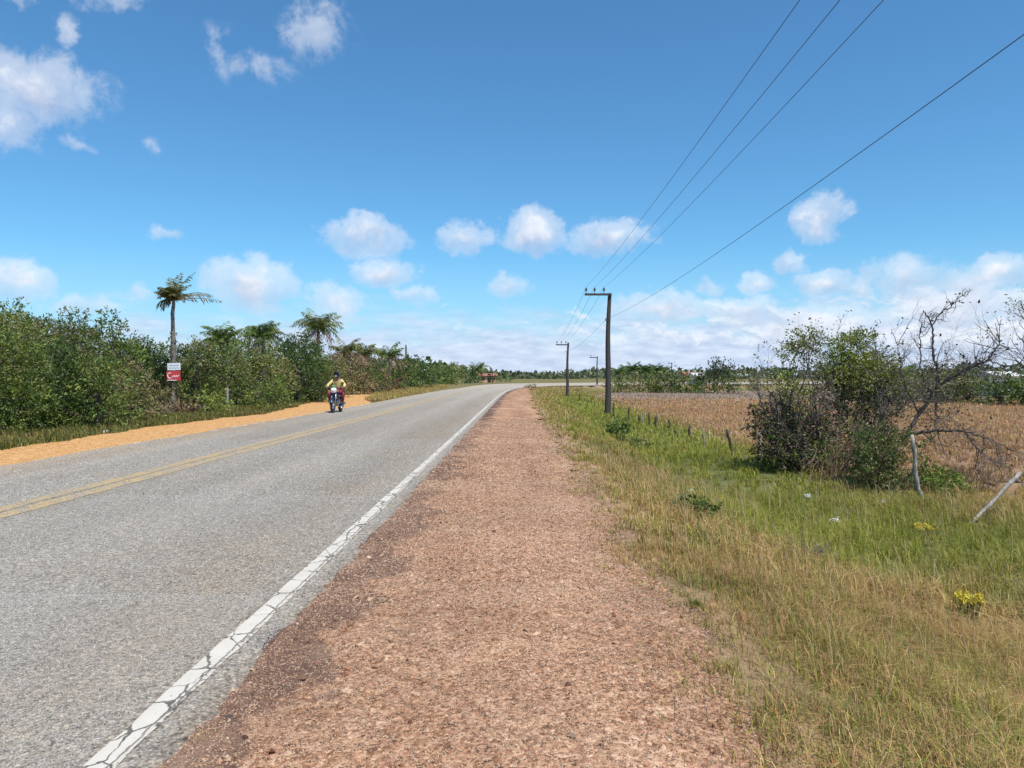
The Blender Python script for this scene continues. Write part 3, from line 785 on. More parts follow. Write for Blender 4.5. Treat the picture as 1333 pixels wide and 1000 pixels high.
def crown_blobs(H, r, kind, lo=.25):
    out = []
    nb = {'bush': 11, 'round': 9, 'airy': 7, 'low': 6}[kind]
    for i in range(nb):
        a = rng.random() * 6.28; q = math.sqrt(rng.random()) * .75
        if kind == 'bush':
            z = lo + (H - lo) * (.12 + .72 * rng.random()); br = r * (.34 + .26 * rng.random())
            q *= 1.0 - .45 * max(0, z / H - .45) / .55
        elif kind == 'round':
            z = H * (.35 + .45 * rng.random()); br = r * (.38 + .22 * rng.random())
        elif kind == 'airy':
            z = H * (.55 + .38 * rng.random()); br = r * (.22 + .18 * rng.random()); q *= 1.15
        else:
            z = H * (.25 + .35 * rng.random()); br = min(r * .5, H * .45) * (.8 + .4 * rng.random())
        z = min(z, H - br * .78)
        out.append((math.cos(a) * r * q, math.sin(a) * r * q * .9, max(z, br * .35), br))
    if kind == 'bush':
        for i in range(6):
            a = i * 1.05 + rng.random() * .6; br = min(r * .5, H * .3) * (.8 + .4 * rng.random())
            out.append((math.cos(a) * r * .62, math.sin(a) * r * .6, br * .75, br))
    br = r * (.34 if kind != 'airy' else .26)
    out.append((rng.normal() * r * .15, 0, H - br * .8, br))
    return out

def wood(blobs, H, tr, nb=None, sides=5, col=BARKC, n_stems=1):
    m = Mass(); stems = []
    for q in range(n_stems):
        b0 = np.array([rng.normal() * .12 * (n_stems > 1), rng.normal() * .12 * (n_stems > 1), -.1])
        top = np.array([rng.normal() * H * .05, rng.normal() * H * .05, H * .55])
        P = wob(b0, top, 7, H * .012); m.add(*tube(P, np.linspace(tr * 1.15, tr * .5, 7), sides + 1), col)
        stems.append(P)
    for b in blobs[:nb]:
        P0 = stems[rng.integers(n_stems)]
        s_ = P0[rng.integers(2, 6)]
        m.add(*tube(wob(s_, b[:3], 5, H * .02), np.linspace(tr * .5, tr * .12, 5), sides - 1), col * (.8 + .4 * rng.random()))
        for _ in range(2):
            e = np.array(b[:3]) + rdir(1, .2)[0] * b[3] * .85
            m.add(*tube(wob(b[:3], e, 4, .04), np.linspace(tr * .16, tr * .05, 4), 3), col)
    return m

def tree(name, label, x, y, H, r, kind='bush', pal=MDG, leaf=None, n=None, cat='tree', group=None, palvar=None, tr=None, per=12, z=None, lo=.25):
    z = ground_z(x, y) if z is None else z
    root = empty(name, (x, y, z - .02)); tag(root, label, cat, group)
    bl = crown_blobs(H, r, kind, lo)
    dist = math.hypot(x, y)
    leaf = max((leaf or .095) * (.62 + .5 * rng.random()), dist * .0031)
    if n is None:
        n = int(min(5200, (11 if kind == 'bush' else 8) * (2 * r * H) / (leaf * leaf * per) * (.45 if kind == 'airy' else 1.0)))
    m = Mass(); sprigs(m, bl, n, leaf, pal, per=per, length=leaf * 3.2, palvar=palvar, shell=.62)
    m.build('crown', M_LEAF, root)
    wood(bl, H, tr or .025 * H, n_stems=3 if kind == 'bush' else 1).build('trunk', M_BARK, root)
    return root

def frond(mass, base, az, elev, length, pal, nleaf=26, droop=.9, lw=.035, ll=.45, hang=.5, sparse=1.0):
    n = 12; t = np.linspace(0, 1, n)
    ang = elev - droop * t ** 1.4 * 1.2
    st = length / (n - 1)
    h = np.array([math.cos(az), math.sin(az), 0]); up = np.array([0, 0, 1.0])
    P = [np.asarray(base, float)]
    for i in range(1, n): P.append(P[-1] + st * (math.cos(ang[i]) * h + math.sin(ang[i]) * up))
    P = np.array(P); col = pick(pal, 1)[0]
    mass.add(*tube(P, np.linspace(.028, .006, n) * max(1, lw / .035), 3, False), col * 1.1)
    side = np.array([-math.sin(az), math.cos(az), 0])
    tt = np.linspace(.10, .99, nleaf)
    for sgn in (-1, 1):
        q = tt + rng.normal(size=nleaf) * .012; q = np.clip(q, .05, 1)
        keep = rng.random(nleaf) < sparse
        q = q[keep]; k = len(q)
        if k == 0: continue
        b = np.stack([np.interp(q, t, P[:, i]) for i in range(3)], 1)
        tan = unit(np.stack([np.interp(q, t, np.gradient(P[:, i])) for i in range(3)], 1))
        L_ = ll * np.sin(np.pi * (.12 + .83 * q)) ** .6 * (.8 + .4 * rng.random(k))
        dv = unit(sgn * side[None] * .8 + tan * .55 + np.array([0, 0, -hang])[None] + rng.normal(size=(k, 3)) * .18)
        tip = b + dv * L_[:, None]; tip[:, 2] -= L_ * .18 * hang
        mid = b + dv * L_[:, None] * .5
        w_ = tan * lw
        V = np.stack([b, mid + w_, tip, mid - w_], 1).reshape(-1, 3)
        i4 = np.arange(k)[:, None] * 4
        F = np.concatenate([i4 + [0, 1, 2], i4 + [0, 2, 3]])
        mass.add(V, F, np.repeat(np.clip(pick(pal, k) * .5 + col * .5, .01, .8), 4, 0))

def palm(label, x, y, H, L_, nf=24, pal=DKG, dead=0.2, group=None, name='coconut_palm', lean=(0, 0), tr=.13, z=None):
    z = ground_z(x, y) if z is None else z
    root = empty(name, (x, y, z)); tag(root, label, 'palm', group)
    top = np.array([lean[0], lean[1], H])
    t = np.linspace(0, 1, 14)[:, None]
    P = np.array([0, 0, -.1]) * (1 - t) + top * t + np.array([lean[0], lean[1], 0]) * (t * t - t) * .6
    m = Mass(); rr = np.linspace(tr * 1.25, tr * .75, 14) * (1 + .06 * np.cos(np.arange(14) * 3.1))
    m.add(*tube(P, rr, 8), np.array([.17, .145, .12])); m.build('trunk', M_BARK, root)
    m = Mass(); dist = math.hypot(x, y); lw = max(.022, dist * .00062)
    for i in range(nf):
        a = i * 2.4 + rng.normal() * .2
        e = 1.42 - 1.5 * (i / nf) + rng.normal() * .12
        is_dead = i > nf * (1 - dead)
        frond(m, top, a, e - (.4 if is_dead else 0), L_ * (.75 + .35 * rng.random()), DED if is_dead else pal, droop=.75 + .45 * rng.random(), lw=lw, ll=L_ * .32, hang=.6, nleaf=max(11, int(28 - dist * .14)))
    m.build('crown', M_LEAF, root)
    return root

# -------- the thicket on the far side of the road (photo column, distance, top row, radius ...)
def T(u, dep, top, r, kind, pal, label, **kw):
    x = px(u, dep); H = pz(top, dep) - ground_z(x, dep)
    return tree(kw.pop('name', 'bush' if kind in ('bush', 'low') else 'tree'), label, x, dep, H, r, kind, pal, cat=kw.pop('cat', 'tree' if kind in ('round', 'airy') else 'bush'), **kw)
T(-95, 19.5, 392, 2.0, 'bush', MDG, 'green bush at the left end of the thicket, cut off by the picture edge', palvar=(OLV, .3))
T(-22, 20.5, 388, 1.7, 'bush', MDG, 'tall green bush at the left picture edge, its top the highest of the thicket', palvar=(LTG, .25))
T(28, 23.5, 408, 1.4, 'bush', OLV, 'olive bush with yellowish lower leaves, second from the left edge', palvar=(LTG, .3))
T(72, 22.3, 446, 1.05, 'bush', DKG, 'dark green leafy bush low in front of the taller olive ones', leaf=.12)
T(98, 26, 408, 1.25, 'bush', OLV, 'grey green twiggy bush with a pointed feathery top', palvar=(MDG, .4))
T(128, 22.6, 472, .95, 'bush', MDG, 'low mid green bush spilling toward the roadside grass', leaf=.11, palvar=(LTG, .2))
T(148, 27, 411, .95, 'airy', MDG, 'airy thin tree with sky showing through loose leaves, left of the signed palm', leaf=.14, n=150)
T(152, 25.5, 466, 1.2, 'bush', OLV, 'bushy olive undergrowth below the airy thin tree', palvar=(DED, .15))
T(184, 36.5, 452, 1.3, 'bush', DKG, 'dark rounded bush immediately left of the palm trunk with the signs')
T(203, 32.0, 503, .55, 'bush', OLV, 'small dry twiggy bush at the left foot of the signed palm', palvar=(DED, .45))
T(252, 36, 448, 1.5, 'bush', OLV, 'dense olive bush immediately right of the signed palm', palvar=(MDG, .4))
T(276, 31, 508, .62, 'low', LTG, 'small bright green shrub at the roadside beside the whitish stump post', leaf=.12)
T(296, 38, 452, 1.6, 'bush', MDG, 'broad green bush behind the whitish stump post', palvar=(OLV, .35))
T(338, 40, 448, 1.7, 'bush', OLV, 'olive green bush below a domed palm, left of the motorcycle', palvar=(LTG, .25))
T(352, 35.5, 492, .9, 'low', MDG, 'low leafy shrub by the dirt track, left of the motorcycle', leaf=.13, palvar=(LTG, .3))
T(392, 44, 434, 1.85, 'bush', DKG, 'dark glossy bush rising just left behind the motorcycle rider', leaf=.15)
T(430, 54, 478, 1.8, 'bush', OLV, 'olive bush directly behind the motorcycle rider', palvar=(DED, .2))
T(456, 62, 462, 1.9, 'bush', OLV, 'brownish bush with dead fronds just right behind the rider', palvar=(DED, .5))
T(484, 66, 474, 2.0, 'bush', MDG, 'dark green bush where the orange track enters the trees', palvar=(DED, .3))
T(496, 72, 490, 1.6, 'low', [(.16, .07, .05), (.20, .09, .06), (.12, .06, .04)], 'low reddish brown shrub at the end of the orange track')
T(516, 84, 473, 2.4, 'bush', MDG, 'green bush right of the reddish shrub at the track end', palvar=(DED, .15))
T(540, 95, 470, 2.6, 'bush', DKG, 'dark green bush under the lone thin pole beyond the track', leaf=.25)
T(562, 106, 476, 2.6, 'bush', MDG, 'rounded mid green bush in the row along the far bend, right of the thin pole')
T(586, 118, 479, 2.6, 'bush', OLV, 'olive bush in the far row toward the bend, left of two far palms', palvar=(MDG, .5))
T(612, 136, 484, 2.6, 'bush', DKG, 'far dark bush left of the red roofed house')
T(645, 160, 494, 1.5, 'low', OLV, 'low olive shrub in front of the red roofed house', palvar=(DED, .4))
T(652, 182, 489, 3.2, 'low', DKG, 'flat dark bush right of the red roofed house')
for (u, dep, top) in ((-70, 29, 410), (-10, 30, 412), (55, 31, 420), (115, 33, 428), (165, 36, 446), (222, 42, 456), (272, 45, 450), (318, 49, 444), (365, 54, 446), (408, 64, 448), (446, 76, 458), (480, 92, 464), (525, 118, 474), (572, 140, 480)):
    T(u, dep, top, 2.0 + dep * .012, 'bush', DKG if u % 2 else MDG, 'dense green bush in the back row of the thicket left of the road', group='back row bushes of the left thicket', name='bush', palvar=(OLV, .3))
def PALM(u, dep, top, L_, label, **kw):
    kw.setdefault('pal', MDG + OLV)
    x = px(u, dep); gz = ground_z(x, dep)
    return palm(label, x, dep, pz(top, dep) - gz - L_ * .50, L_, **kw)
PALM(288, 43, 428, 1.35, 'small palm with a domed dark crown above bushes right of the signed palm', nf=34, dead=.05, pal=MDG)
PALM(342, 46, 423, 1.5, 'palm with a domed green crown above the bushes, left of the tallest thicket palm', nf=34, dead=.05, pal=MDG)
PALM(414, 56, 411, 2.0, 'tallest palm in the thicket, with drooping fronds, above and left of the rider', nf=28, dead=.22)
PALM(450, 64, 446, 2.0, 'palm with brown hanging dead fronds behind the rider', nf=26, dead=.6, pal=OLV)
PALM(474, 74, 450, 2.0, 'small dark topped palm above the brown bushes at the track end', nf=24, dead=.4)
PALM(506, 82, 452, 2.2, 'palm with brown lower fronds left of the thin pole', nf=26, dead=.4, pal=MDG)
PALM(595, 150, 475, 2.6, 'left one of the two far palms by the red roofed house', nf=22, dead=.1)
PALM(621, 158, 474, 2.8, 'right one of the two far palms by the red roofed house', nf=22, dead=.1)

# -------- the lone palm that carries the signs
PX_, PY_ = px(225, 34), 34.0
root = empty('palm_tree', (PX_, PY_, 0)); tag(root, 'lone wind bent palm with a bare trunk carrying a white and a red sign', 'palm')
ph = pz(392, 34)
prof = np.array([(526, .17), (505, .165), (490, .16), (470, .17), (450, .18), (436, .15), (420, .125), (408, .13), (397, .115), (390, .11)])
P = np.array([(px(u_, 34) - PX_, 0, pz(v_, 34)) for u_, v_ in zip((225, 225, 225.5, 226, 226, 225, 225, 224.5, 226, 226), prof[:, 0])])
P = np.vstack([[0, 0, -.15], P]); rad = np.concatenate([[.19], prof[:, 1] * .66])
tq = np.linspace(0, len(P) - 1, 40)
P2 = np.stack([np.interp(tq, np.arange(len(P)), P[:, i]) for i in range(3)], 1); r2 = np.interp(tq, np.arange(len(P)), rad) * (1 + .07 * np.cos(np.arange(40) * 2.6))
m = Mass(); m.add(*tube(P2, r2, 9), np.array([.19, .165, .14]))
                                                     # old leaf bases and creeper round the middle of the trunk
k = 260; q = rng.random(k) * 24
bp = np.stack([np.interp(q, np.arange(40), P2[:, i]) for i in range(3)], 1); a_ = rng.random(k) * 6.28
bp[:, 0] += np.cos(a_) * .12; bp[:, 1] += np.sin(a_) * .12
m.add(*leafquads(bp, .06 + .09 * rng.random(k), pick([(.14, .11, .085), (.20, .16, .12), (.09, .07, .055), (.10, .10, .05)], k), np.stack([np.cos(a_), np.sin(a_), .9 + 0 * a_], 1), .5))
m.build('trunk', M_BARK, root)
top = P[-1]
PAL_ = [(.075, .105, .03), (.11, .13, .04), (.14, .14, .05), (.22, .17, .07)]
FR = []
for i in range(19):                                            # bunched head, blown up and to the left
    FR.append((math.pi * (.35 + 1.3 * rng.random()), .75 + .85 * rng.random(), .85 + .6 * rng.random(), .9 + .6 * rng.random(), .45, PAL_, 1.0))
FR += [(1.2, 1.4, 1.75, .35, .3, PAL_, 1), (2.2, 1.3, 1.6, .5, .3, PAL_, 1), (.3, 1.25, 1.55, .6, .3, PAL_, 1)]
FR += [(2.6, .55, 1.3, 1.9, .5, PAL_, 1), (3.4, .35, 1.25, 1.9, .6, PAL_, 1), (3.0, .1, 1.0, 1.6, .7, OLV, .9), (1.4, 1.35, 1.45, .7, .4, PAL_, 1), (.9, 1.2, 1.5, .9, .3, PAL_, 1), (5.0, 1.1, 1.3, 1.2, .4, PAL_, 1)]
FR += [(.15, .60, 1.75, 1.0, .5, DED + PAL_, .75), (-.2, .34, 1.85, .55, .45, DED + OLV, .7), (.05, .18, 2.15, .42, .5, DED, .6)]
for (a_, e_, l_, dr_, hg_, pl_, sp_) in FR:
    m = Mass(); frond(m, top + np.array([0, 0, -.05]), a_, e_, l_ * (.80 if a_ > .4 else 1.05), pl_, nleaf=22, droop=dr_ * .85, lw=.028, ll=.34, hang=hg_, sparse=sp_)
    m.build('frond', M_LEAF, root)

def box(bm, c, s, bev=0.0, rot=None):
    r_ = bmesh.ops.create_cube(bm, size=1); vs_ = r_['verts']
    bmesh.ops.scale(bm, vec=s, verts=vs_)
    if bev: 
        es = list({e for v in vs_ for e in v.link_edges}); g_ = bmesh.ops.bevel(bm, geom=es, offset=bev, segments=2, affect='EDGES'); vs_ = list({v for f in g_['faces'] for v in f.verts} | {v for v in vs_ if v.is_valid})
    if rot is not None: bmesh.ops.rotate(bm, cent=(0, 0, 0), matrix=rot, verts=vs_)
    bmesh.ops.translate(bm, vec=c, verts=vs_)
def bm_obj(name, bm, mat, parent=None, smooth=False):
    me = bpy.data.meshes.new(name); bm.to_mesh(me); bm.free()
    if smooth:
        for p in me.polygons: p.use_smooth = True
    return link(name, me, mat, parent)
def tube_obj(name, paths, mat, parent=None, sides=8, smooth=True):
    V = []; F = []; n = 0
    for pth, r_ in paths:
        v_, f_ = tube(pth, r_, sides); V.append(v_); F.append(f_ + n); n += len(v_)
    return link(name, mesh_np(name, np.concatenate(V), np.concatenate(F), smooth=smooth), mat, parent)
def lathe_obj(name, prof, mat, parent=None, seg=20, axis='Z', loc=(0, 0, 0), smooth=True, closed=False):
    prof = np.array(prof, float); a = np.linspace(0, 2 * np.pi, seg, endpoint=False); n = len(prof)
    V = np.stack([prof[:, None, 0] * np.cos(a), prof[:, None, 0] * np.sin(a), prof[:, None, 1] + 0 * a], -1).reshape(-1, 3)
    if axis == 'X': V = V[:, [2, 0, 1]]
    if axis == 'Y': V = V[:, [0, 2, 1]] * [1, -1, 1]
    F = []
    for i in range(n if closed else n - 1):
        for j in range(seg):
            i2 = (i + 1) % n; j2 = (j + 1) % seg
            F.append((i * seg + j, i * seg + j2, i2 * seg + j2, i2 * seg + j))
    return link(name, mesh_np(name, V + np.array(loc), F, smooth=smooth), mat, parent)

# signs nailed to the palm
sx, sy = px(226, 33.72), 33.72
root = empty('sign_board', (sx, sy, pz(477.3, 33.72))); tag(root, 'white rectangular sign board with faint grey print, upper one on the palm trunk', 'sign')
bm = bmesh.new(); box(bm, (0, 0, 0), (.60, .016, .33), .003, Matrix.Rotation(R(-2), 3, 'Y')); bm_obj('panel', bm, M_SIGNW, root)
Vp = []
for r_, (z0, amp) in enumerate(((.055, .03), (-.055, .022))):
    t = np.linspace(-.23, .23, 34)
    Vp.append((np.stack([t, 0 * t - .011, z0 + amp * np.sin(t * 75 + r_) * np.cos(t * 31)], 1), .009))
tube_obj('lettering', Vp, M_GREYP, root, 4)
sx = px(225.5, 33.70)
root = empty('sign_board', (sx, 33.70, pz(489.5, 33.70))); tag(root, 'red sign board with white lettering starting with a big C, on the palm trunk', 'sign')
bm = bmesh.new(); box(bm, (0, 0, 0), (.63, .016, .44), .003, Matrix.Rotation(R(-3), 3, 'Y')); bm_obj('panel', bm, M_RED, root)
a = np.linspace(.9, 5.4, 16)
Vp = [(np.stack([-.165 + .105 * np.cos(a), 0 * a - .013, .01 + .125 * np.sin(a)], 1), .024 * np.sin(np.linspace(.5, 2.7, 16)))]
tube_obj('letter', Vp, M_WHITE, root, 5)
t = np.linspace(-.06, .25, 40)
tube_obj('lettering', [(np.stack([t, 0 * t - .013, -.02 + .045 * np.sin(t * 62)], 1), .013)], M_WHITE, root, 4)
bm = bmesh.new(); box(bm, (-.07, -.010, -.195), (.42, .008, .035), .001, Matrix.Rotation(R(0), 3, 'Y')); bm_obj('stripe', bm, M_SIGNW, root)

# debris mound at the palm's foot, whitish stump post, litter
m = Mass(); k = 900
a_ = rng.random(k) * 6.28; q = np.sqrt(rng.random(k))
hp = np.column_stack([np.cos(a_) * q * 1.15, np.sin(a_) * q * .8, .34 * (1 - q ** 1.5) * rng.random(k) + .01])
dv = rdir(k, -.1); dv[:, 2] *= .35
m.add(*leafquads(hp, .22 + .4 * rng.random(k), pick(DED + [(.30, .26, .20), (.14, .11, .09)], k), dv, .16))
o = m.build('debris_heap', M_DRY); o.location = (px(236, 31), 31, 0); tag(o, 'low heap of grey brown dead fronds at the foot of the signed palm', 'debris')
def post(name, label, base, tip, r, mat, cat='fence post', n=9, amp=.012, group=None, sides=8, crook=None):
    P = wob(np.asarray(base, float) * 0, np.asarray(tip, float) - np.asarray(base, float), n, amp)
    if crook is not None: P[:, 0] += crook * np.sin(np.linspace(0, np.pi * 1.6, n))
    P = np.vstack([P[0] - (P[1] - P[0]) * .9, P])
    rr = np.full(len(P), r) * (1 + rng.normal(size=len(P)) * .09); rr[-1] *= .8
    o = tube_obj(name, [(P, rr)], mat, None, sides); o.location = base
    return tag(o, label, cat, group)
post('stump_post', 'short whitish stump post in the left thicket, behind the bright green shrub', (px(296, 33), 33, 0), (px(295, 33), 33.05, pz(505, 33)), .06, M_POST, 'post')
def crumple(name, label, u, v_, drop, r, mat=None, flat=.7, lift=.0, cat='litter', up=None):
    dep = (CAM_H + drop) * F_PX / (v_ - HY); x0 = px(u, dep)
    bm = bmesh.new(); bmesh.ops.create_icosphere(bm, subdivisions=2, radius=r)
    for v in bm.verts:
        v.co *= 1 + random.uniform(-.42, .42); v.co.z *= flat
    o = bm_obj(name, bm, mat or M_WHITE); o.location = (x0, dep, ground_z(x0, dep) + lift + r * .3); tag(o, label, cat); return o
crumple('plastic_litter', 'pale scrap lying on the dirt track edge at the far left', 137, 563, 0, .09, None, .35)

# ------------------------------------------------------------------ utility poles and wires
def zat(u, v_, dep): return np.array([px(u, dep), dep, pz(v_, dep)])
def utility_pole(label, u_base, u_top, v_top, dep, width, arm_u, ins_u, v_arm, v_extra=None, base_z=None, group=None):
    xb = px(u_base, dep); zb = ground_z(xb, dep) if base_z is None else base_z
    root = empty('utility_pole', (xb, dep, zb)); tag(root, label, 'utility pole', group)
    top = zat(u_top, v_top, dep) - np.array([xb, dep, zb])
    n = 16; t = np.linspace(0, 1, n)[:, None]
    P = np.array([0, 0, -.3]) * (1 - t) + top * t
    P[:, 0] += np.sin(t[:, 0] * 7) * width * .10
    tube_obj('pole', [(P, np.linspace(width * .50, width * .27, n))], M_POLE, root, 8)
    za = pz(v_arm, dep) - zb; x0 = px(arm_u, dep) - xb; x1 = top[0] + width * .3
    bm = bmesh.new(); box(bm, ((x0 + x1) / 2, -width * .46, za), (x1 - x0, .10, .13), .012); bm_obj('crossarm', bm, M_POLE, root)
    for iu in ins_u:
        xi = px(iu, dep) - xb
        o = lathe_obj('insulator', [(0, 0), (.02, 0), (.02, .16), (.065, .17), (.075, .23), (.05, .26), (.06, .30), (.04, .36), (0, .37)], M_INSUL, root, 10)
        o.location = (xi, -width * .46, za + .06)
    if v_extra is not None:
        tube_obj('bracket', [(np.array([[0, -width * .3, pz(v_extra, dep) - zb], [-.22, -width * .5, pz(v_extra, dep) - zb + .02], [-.22, -width * .5, pz(v_extra, dep) - zb + .16]]) + [top[0] * .7, 0, 0], .03)], M_INSUL, root, 6)
    return root
D1, D2, D3 = 46.0, 86.0, 121.0
utility_pole('nearest weathered utility pole standing in the right verge, tall and dark', 790, 792.5, 382, D1, .42, 760, (762, 773, 785), 384, 418)
utility_pole('second utility pole farther along the verge, left behind the nearest one', 737.5, 739, 446, D2, .38, 723, (724.5, 730, 736), 449, 459)
utility_pole('small third utility pole near the road bend, single arm to the left', 776.5, 777, 464, D3, .28, 767, (768.5,), 465.5)
zb = -.95
utility_pole('far utility pole standing behind the right hand bushes beyond the field', 873, 874, 472, 160, .3, 869, (870, 877.5), 473)
def pin(label, u, v0, v1, dep, r):
    xb = px(u, dep); root = empty('utility_pole', (xb, dep, 0)); tag(root, label, 'utility pole')
    tube_obj('pole', [(np.array([[0, 0, -.2], [0.02, 0, pz((v0 + v1) / 2, dep)], [0, 0, pz(v1, dep)]]), r)], M_POLE, root, 6)
    o = lathe_obj('insulator', [(0, 0), (.06, 0), (.09, .15), (.05, .3), (0, .32)], M_INSUL, root, 8); o.location = (0, 0, pz(v1, dep))
pin('lone thin pole rising above the thicket beyond the orange track', 528, 500, 451, 110, .14)
pin('thin far pole beside the red roofed house', 640.5, 497, 483, 170, .12)
# behind the camera, the pole that holds the near ends of the wires (outside the frame)
near0 = [np.array([3.10, -6.0, 6.35]), np.array([3.58, -6.0, 6.35]), np.array([4.10, -6.0, 6.35]), np.array([4.2, -6.0, 5.01])]
def sag(a, b, s_, n=60):
    t = np.linspace(0, 1, n)[:, None]; P = a * (1 - t) + b * t; P[:, 2] -= 4 * s_ * (t * (1 - t))[:, 0]; return P
e1 = [zat(762, 374.5, D1) + [0, -.2, 0], zat(773, 374.5, D1) + [0, -.2, 0], zat(785, 374.5, D1) + [0, -.2, 0], zat(787.5, 416, D1) + [0, -.25, 0]]
e2 = [zat(724.5, 445, D2), zat(730, 445, D2), zat(736, 445, D2), zat(733.5, 458, D2)]
e3 = [zat(768.5, 463.5, D3) + [-.0, 0, .1], zat(768.5, 463.5, D3), zat(768.5, 464, D3), zat(776, 470, D3)]
names = ['leftmost of the three upper wires', 'middle of the three upper wires', 'rightmost of the three upper wires', 'single lower wire']
WIRE_MID = [(1040, 0), (1090, 0), (1148, 0), (1333, 48)]
for i in range(4):
    # near span: passes through the measured point where the wire leaves the frame
    o = tube_obj('overhead_wire', [(sag(near0[i], e1[i], .42 if i < 3 else .5), .0054)], M_WIRE, None, 5)
    tag(o, names[i] + ' from the sky at upper right to the nearest pole', 'power line', 'overhead wires')
    o = tube_obj('overhead_wire', [(sag(e1[i], e2[i], .45), .0085)], M_WIRE, None, 4)
    tag(o, names[i] + ' running from the nearest pole to the second pole', 'power line', 'overhead wires')

# ------------------------------------------------------------------ fence posts along the verge
FP = [(751, 511, 504, 105, .07, 0, 'tiny dark fence post farthest away, right of the second utility pole'),
      (754, 522, 512, 72, .07, 0, 'small dark fence post between the two nearest utility poles'),
      (798.5, 546, 525, 44, .06, 0, 'thin fence post close against the right side of the nearest utility pole'),
      (818.5, 548, 530, 40.7, .055, 0, 'dark upright fence post, first standing clear right of the nearest utility pole'),
      (832, 550, 541, 39, .07, 0, 'stubby fence post, second clear one right of the nearest utility pole'),
      (836.5, 552, 537, 37.6, .045, .02, 'thin pale fence post, third clear one right of the nearest utility pole'),
      (845, 556, 537, 35.4, .055, 0, 'upright dark fence post, fourth clear one right of the nearest utility pole'),
      (854.5, 557, 541, 34.6, .07, -.03, 'thicker leaning fence post, fifth clear one right of the nearest utility pole'),
      (871.5, 563, 546, 32, .05, 0, 'thin fence post, sixth clear one right of the nearest utility pole'),
      (881.5, 570, 560, 29.5, .05, .05, 'short broken fence post, seventh clear one right of the nearest utility pole'),
      (898.5, 571, 553.5, 29, .06, -.04, 'faded crooked fence post, eighth clear one right of the nearest utility pole'),
      (915.8, 583, 558, 25.7, .045, 0, 'slim grey fence post, second left from the dry leafy bush'),
      (950, 596, 559, 22.6, .055, .05, 'crooked black fence post, the nearest one left of the dry leafy bush'),
      (989, 602, 562, 21.2, .055, 0, 'grey fence post half hidden at the left edge of the dry leafy bush')]
for (u, v0, v1, dep, r_, cr, lab) in FP:
    xb = px(u, dep); zb = ground_z(xb, dep)
    post('fence_post', lab, (xb, dep, zb), (px(u - (2 if cr else .5), dep), dep, pz(v1, dep)), r_ * .8, M_POSTD if u not in (836.5, 915.8, 989) else M_POST, crook=cr, group='old fence posts along the field')
post('fence_post', 'whitish weathered fence post standing in front of the bare tree', tuple(np.array([px(1200, 14.3), 14.3, ground_z(px(1200, 14.3), 14.3)])), tuple(zat(1187, 566, 14.3)), .043, M_POST, group='old fence posts along the field', amp=.02)
post('fence_post', 'grey fence post leaning far over to the right, at the right edge of the photo', (px(1264, 12.3), 12.3, ground_z(px(1264, 12.3), 12.3)), tuple(zat(1329, 615, 12.6)), .034, M_POST, group='old fence posts along the field', amp=.008)

# ------------------------------------------------------------------ right hand bushes and the bare tree
def grow(mass, P0, dirv, length, r0, depth, col, spread=.75, upb=.15, tips=None, wobble=.16, kids=(2, 4), shrink=.62):
    n = 5; P = [np.asarray(P0, float)]; d_ = np.asarray(dirv, float)
    for i in range(n):
        d_ = unit(d_ + rng.normal(size=3) * wobble + np.array([0, 0, upb * .25])); P.append(P[-1] + d_ * length / n)
    P = np.array(P); r1 = r0 * .5
    mass.add(*tube(P, np.linspace(r0, r1, n + 1), 4 if r0 > .008 else 3, False), col * (.75 + .5 * rng.random()))
    if depth == 0:
        if tips is not None: tips.append((P[-1], d_))
        return
    for i in range(rng.integers(*kids) + 1):
        q = P[rng.integers(1, n + 1)]
        grow(mass, q, unit(d_ + rng.normal(size=3) * spread + np.array([0, 0, upb])), length * (shrink - .1 + .25 * rng.random()), r1 * .8, depth - 1, col, spread, upb, tips, wobble, kids, shrink)

def leaves_on(mass, tips, per, leaf, pal, sel=1.0, sp=.1, wide=.55, droop=.1):
    tp = np.array([t_[0] for t_ in tips]); td = np.array([t_[1] for t_ in tips])
    ok = rng.random(len(tp)) < sel; tp, td = tp[ok], td[ok]
    if len(tp) == 0: return
    pos = np.repeat(tp, per, 0) + rng.normal(size=(len(tp) * per, 3)) * sp
    mass.add(*leafquads(pos, leaf * (.6 + .8 * rng.random(len(pos))), pick(pal, len(pos)), np.repeat(td, per, 0), wide, droop))

TW = np.array([.12, .10, .095]); TWD = np.array([.085, .072, .064])
MAROON = [(.085, .055, .052), (.12, .085, .075), (.075, .062, .05), (.17, .135, .115), (.06, .056, .04)]
# dry leafy bush on the left of the group
bx, by = px(1036, 19.2), 19.2; bz = ground_z(bx, by)
root = empty('bush', (bx, by, bz)); tag(root, 'dry leafy bush with dark maroon lower leaves, grey twigs and a green tuft on top', 'bush')
def loc(u, v_, dy=0.0): return np.array([px(u, 19.2 + dy) - bx, dy, pz(v_, 19.2 + dy) - bz])
m = Mass(); tips = []
for (u, v_, dy) in ((985, 470, .3), (1005, 445, -.2), (1022, 432, .4), (1042, 432, 0), (1058, 445, -.4), (992, 505, -.6), (1010, 480, .8), (1078, 450, .5), (1066, 520, -.7), (975, 470, 0), (1030, 470, -.8), (998, 548, -.9), (1046, 540, .9)):
    t_ = loc(u, v_, dy); b0 = np.array([rng.normal() * .3, rng.normal() * .25, 0])
    P = wob(b0, b0 + (t_ - b0) * .72, 7, .06); m.add(*tube(P, np.linspace(.045, .016, 7), 5), TW * (.6 + .5 * rng.random()))
    for q in range(5):
        grow(m, P[rng.integers(3, 7)], unit((t_ - b0) + rng.normal(size=3) * .9), .70, .012, 2, TW, .7, .15, tips)
m.build('twigs', M_BARK, root)
m = Mass()
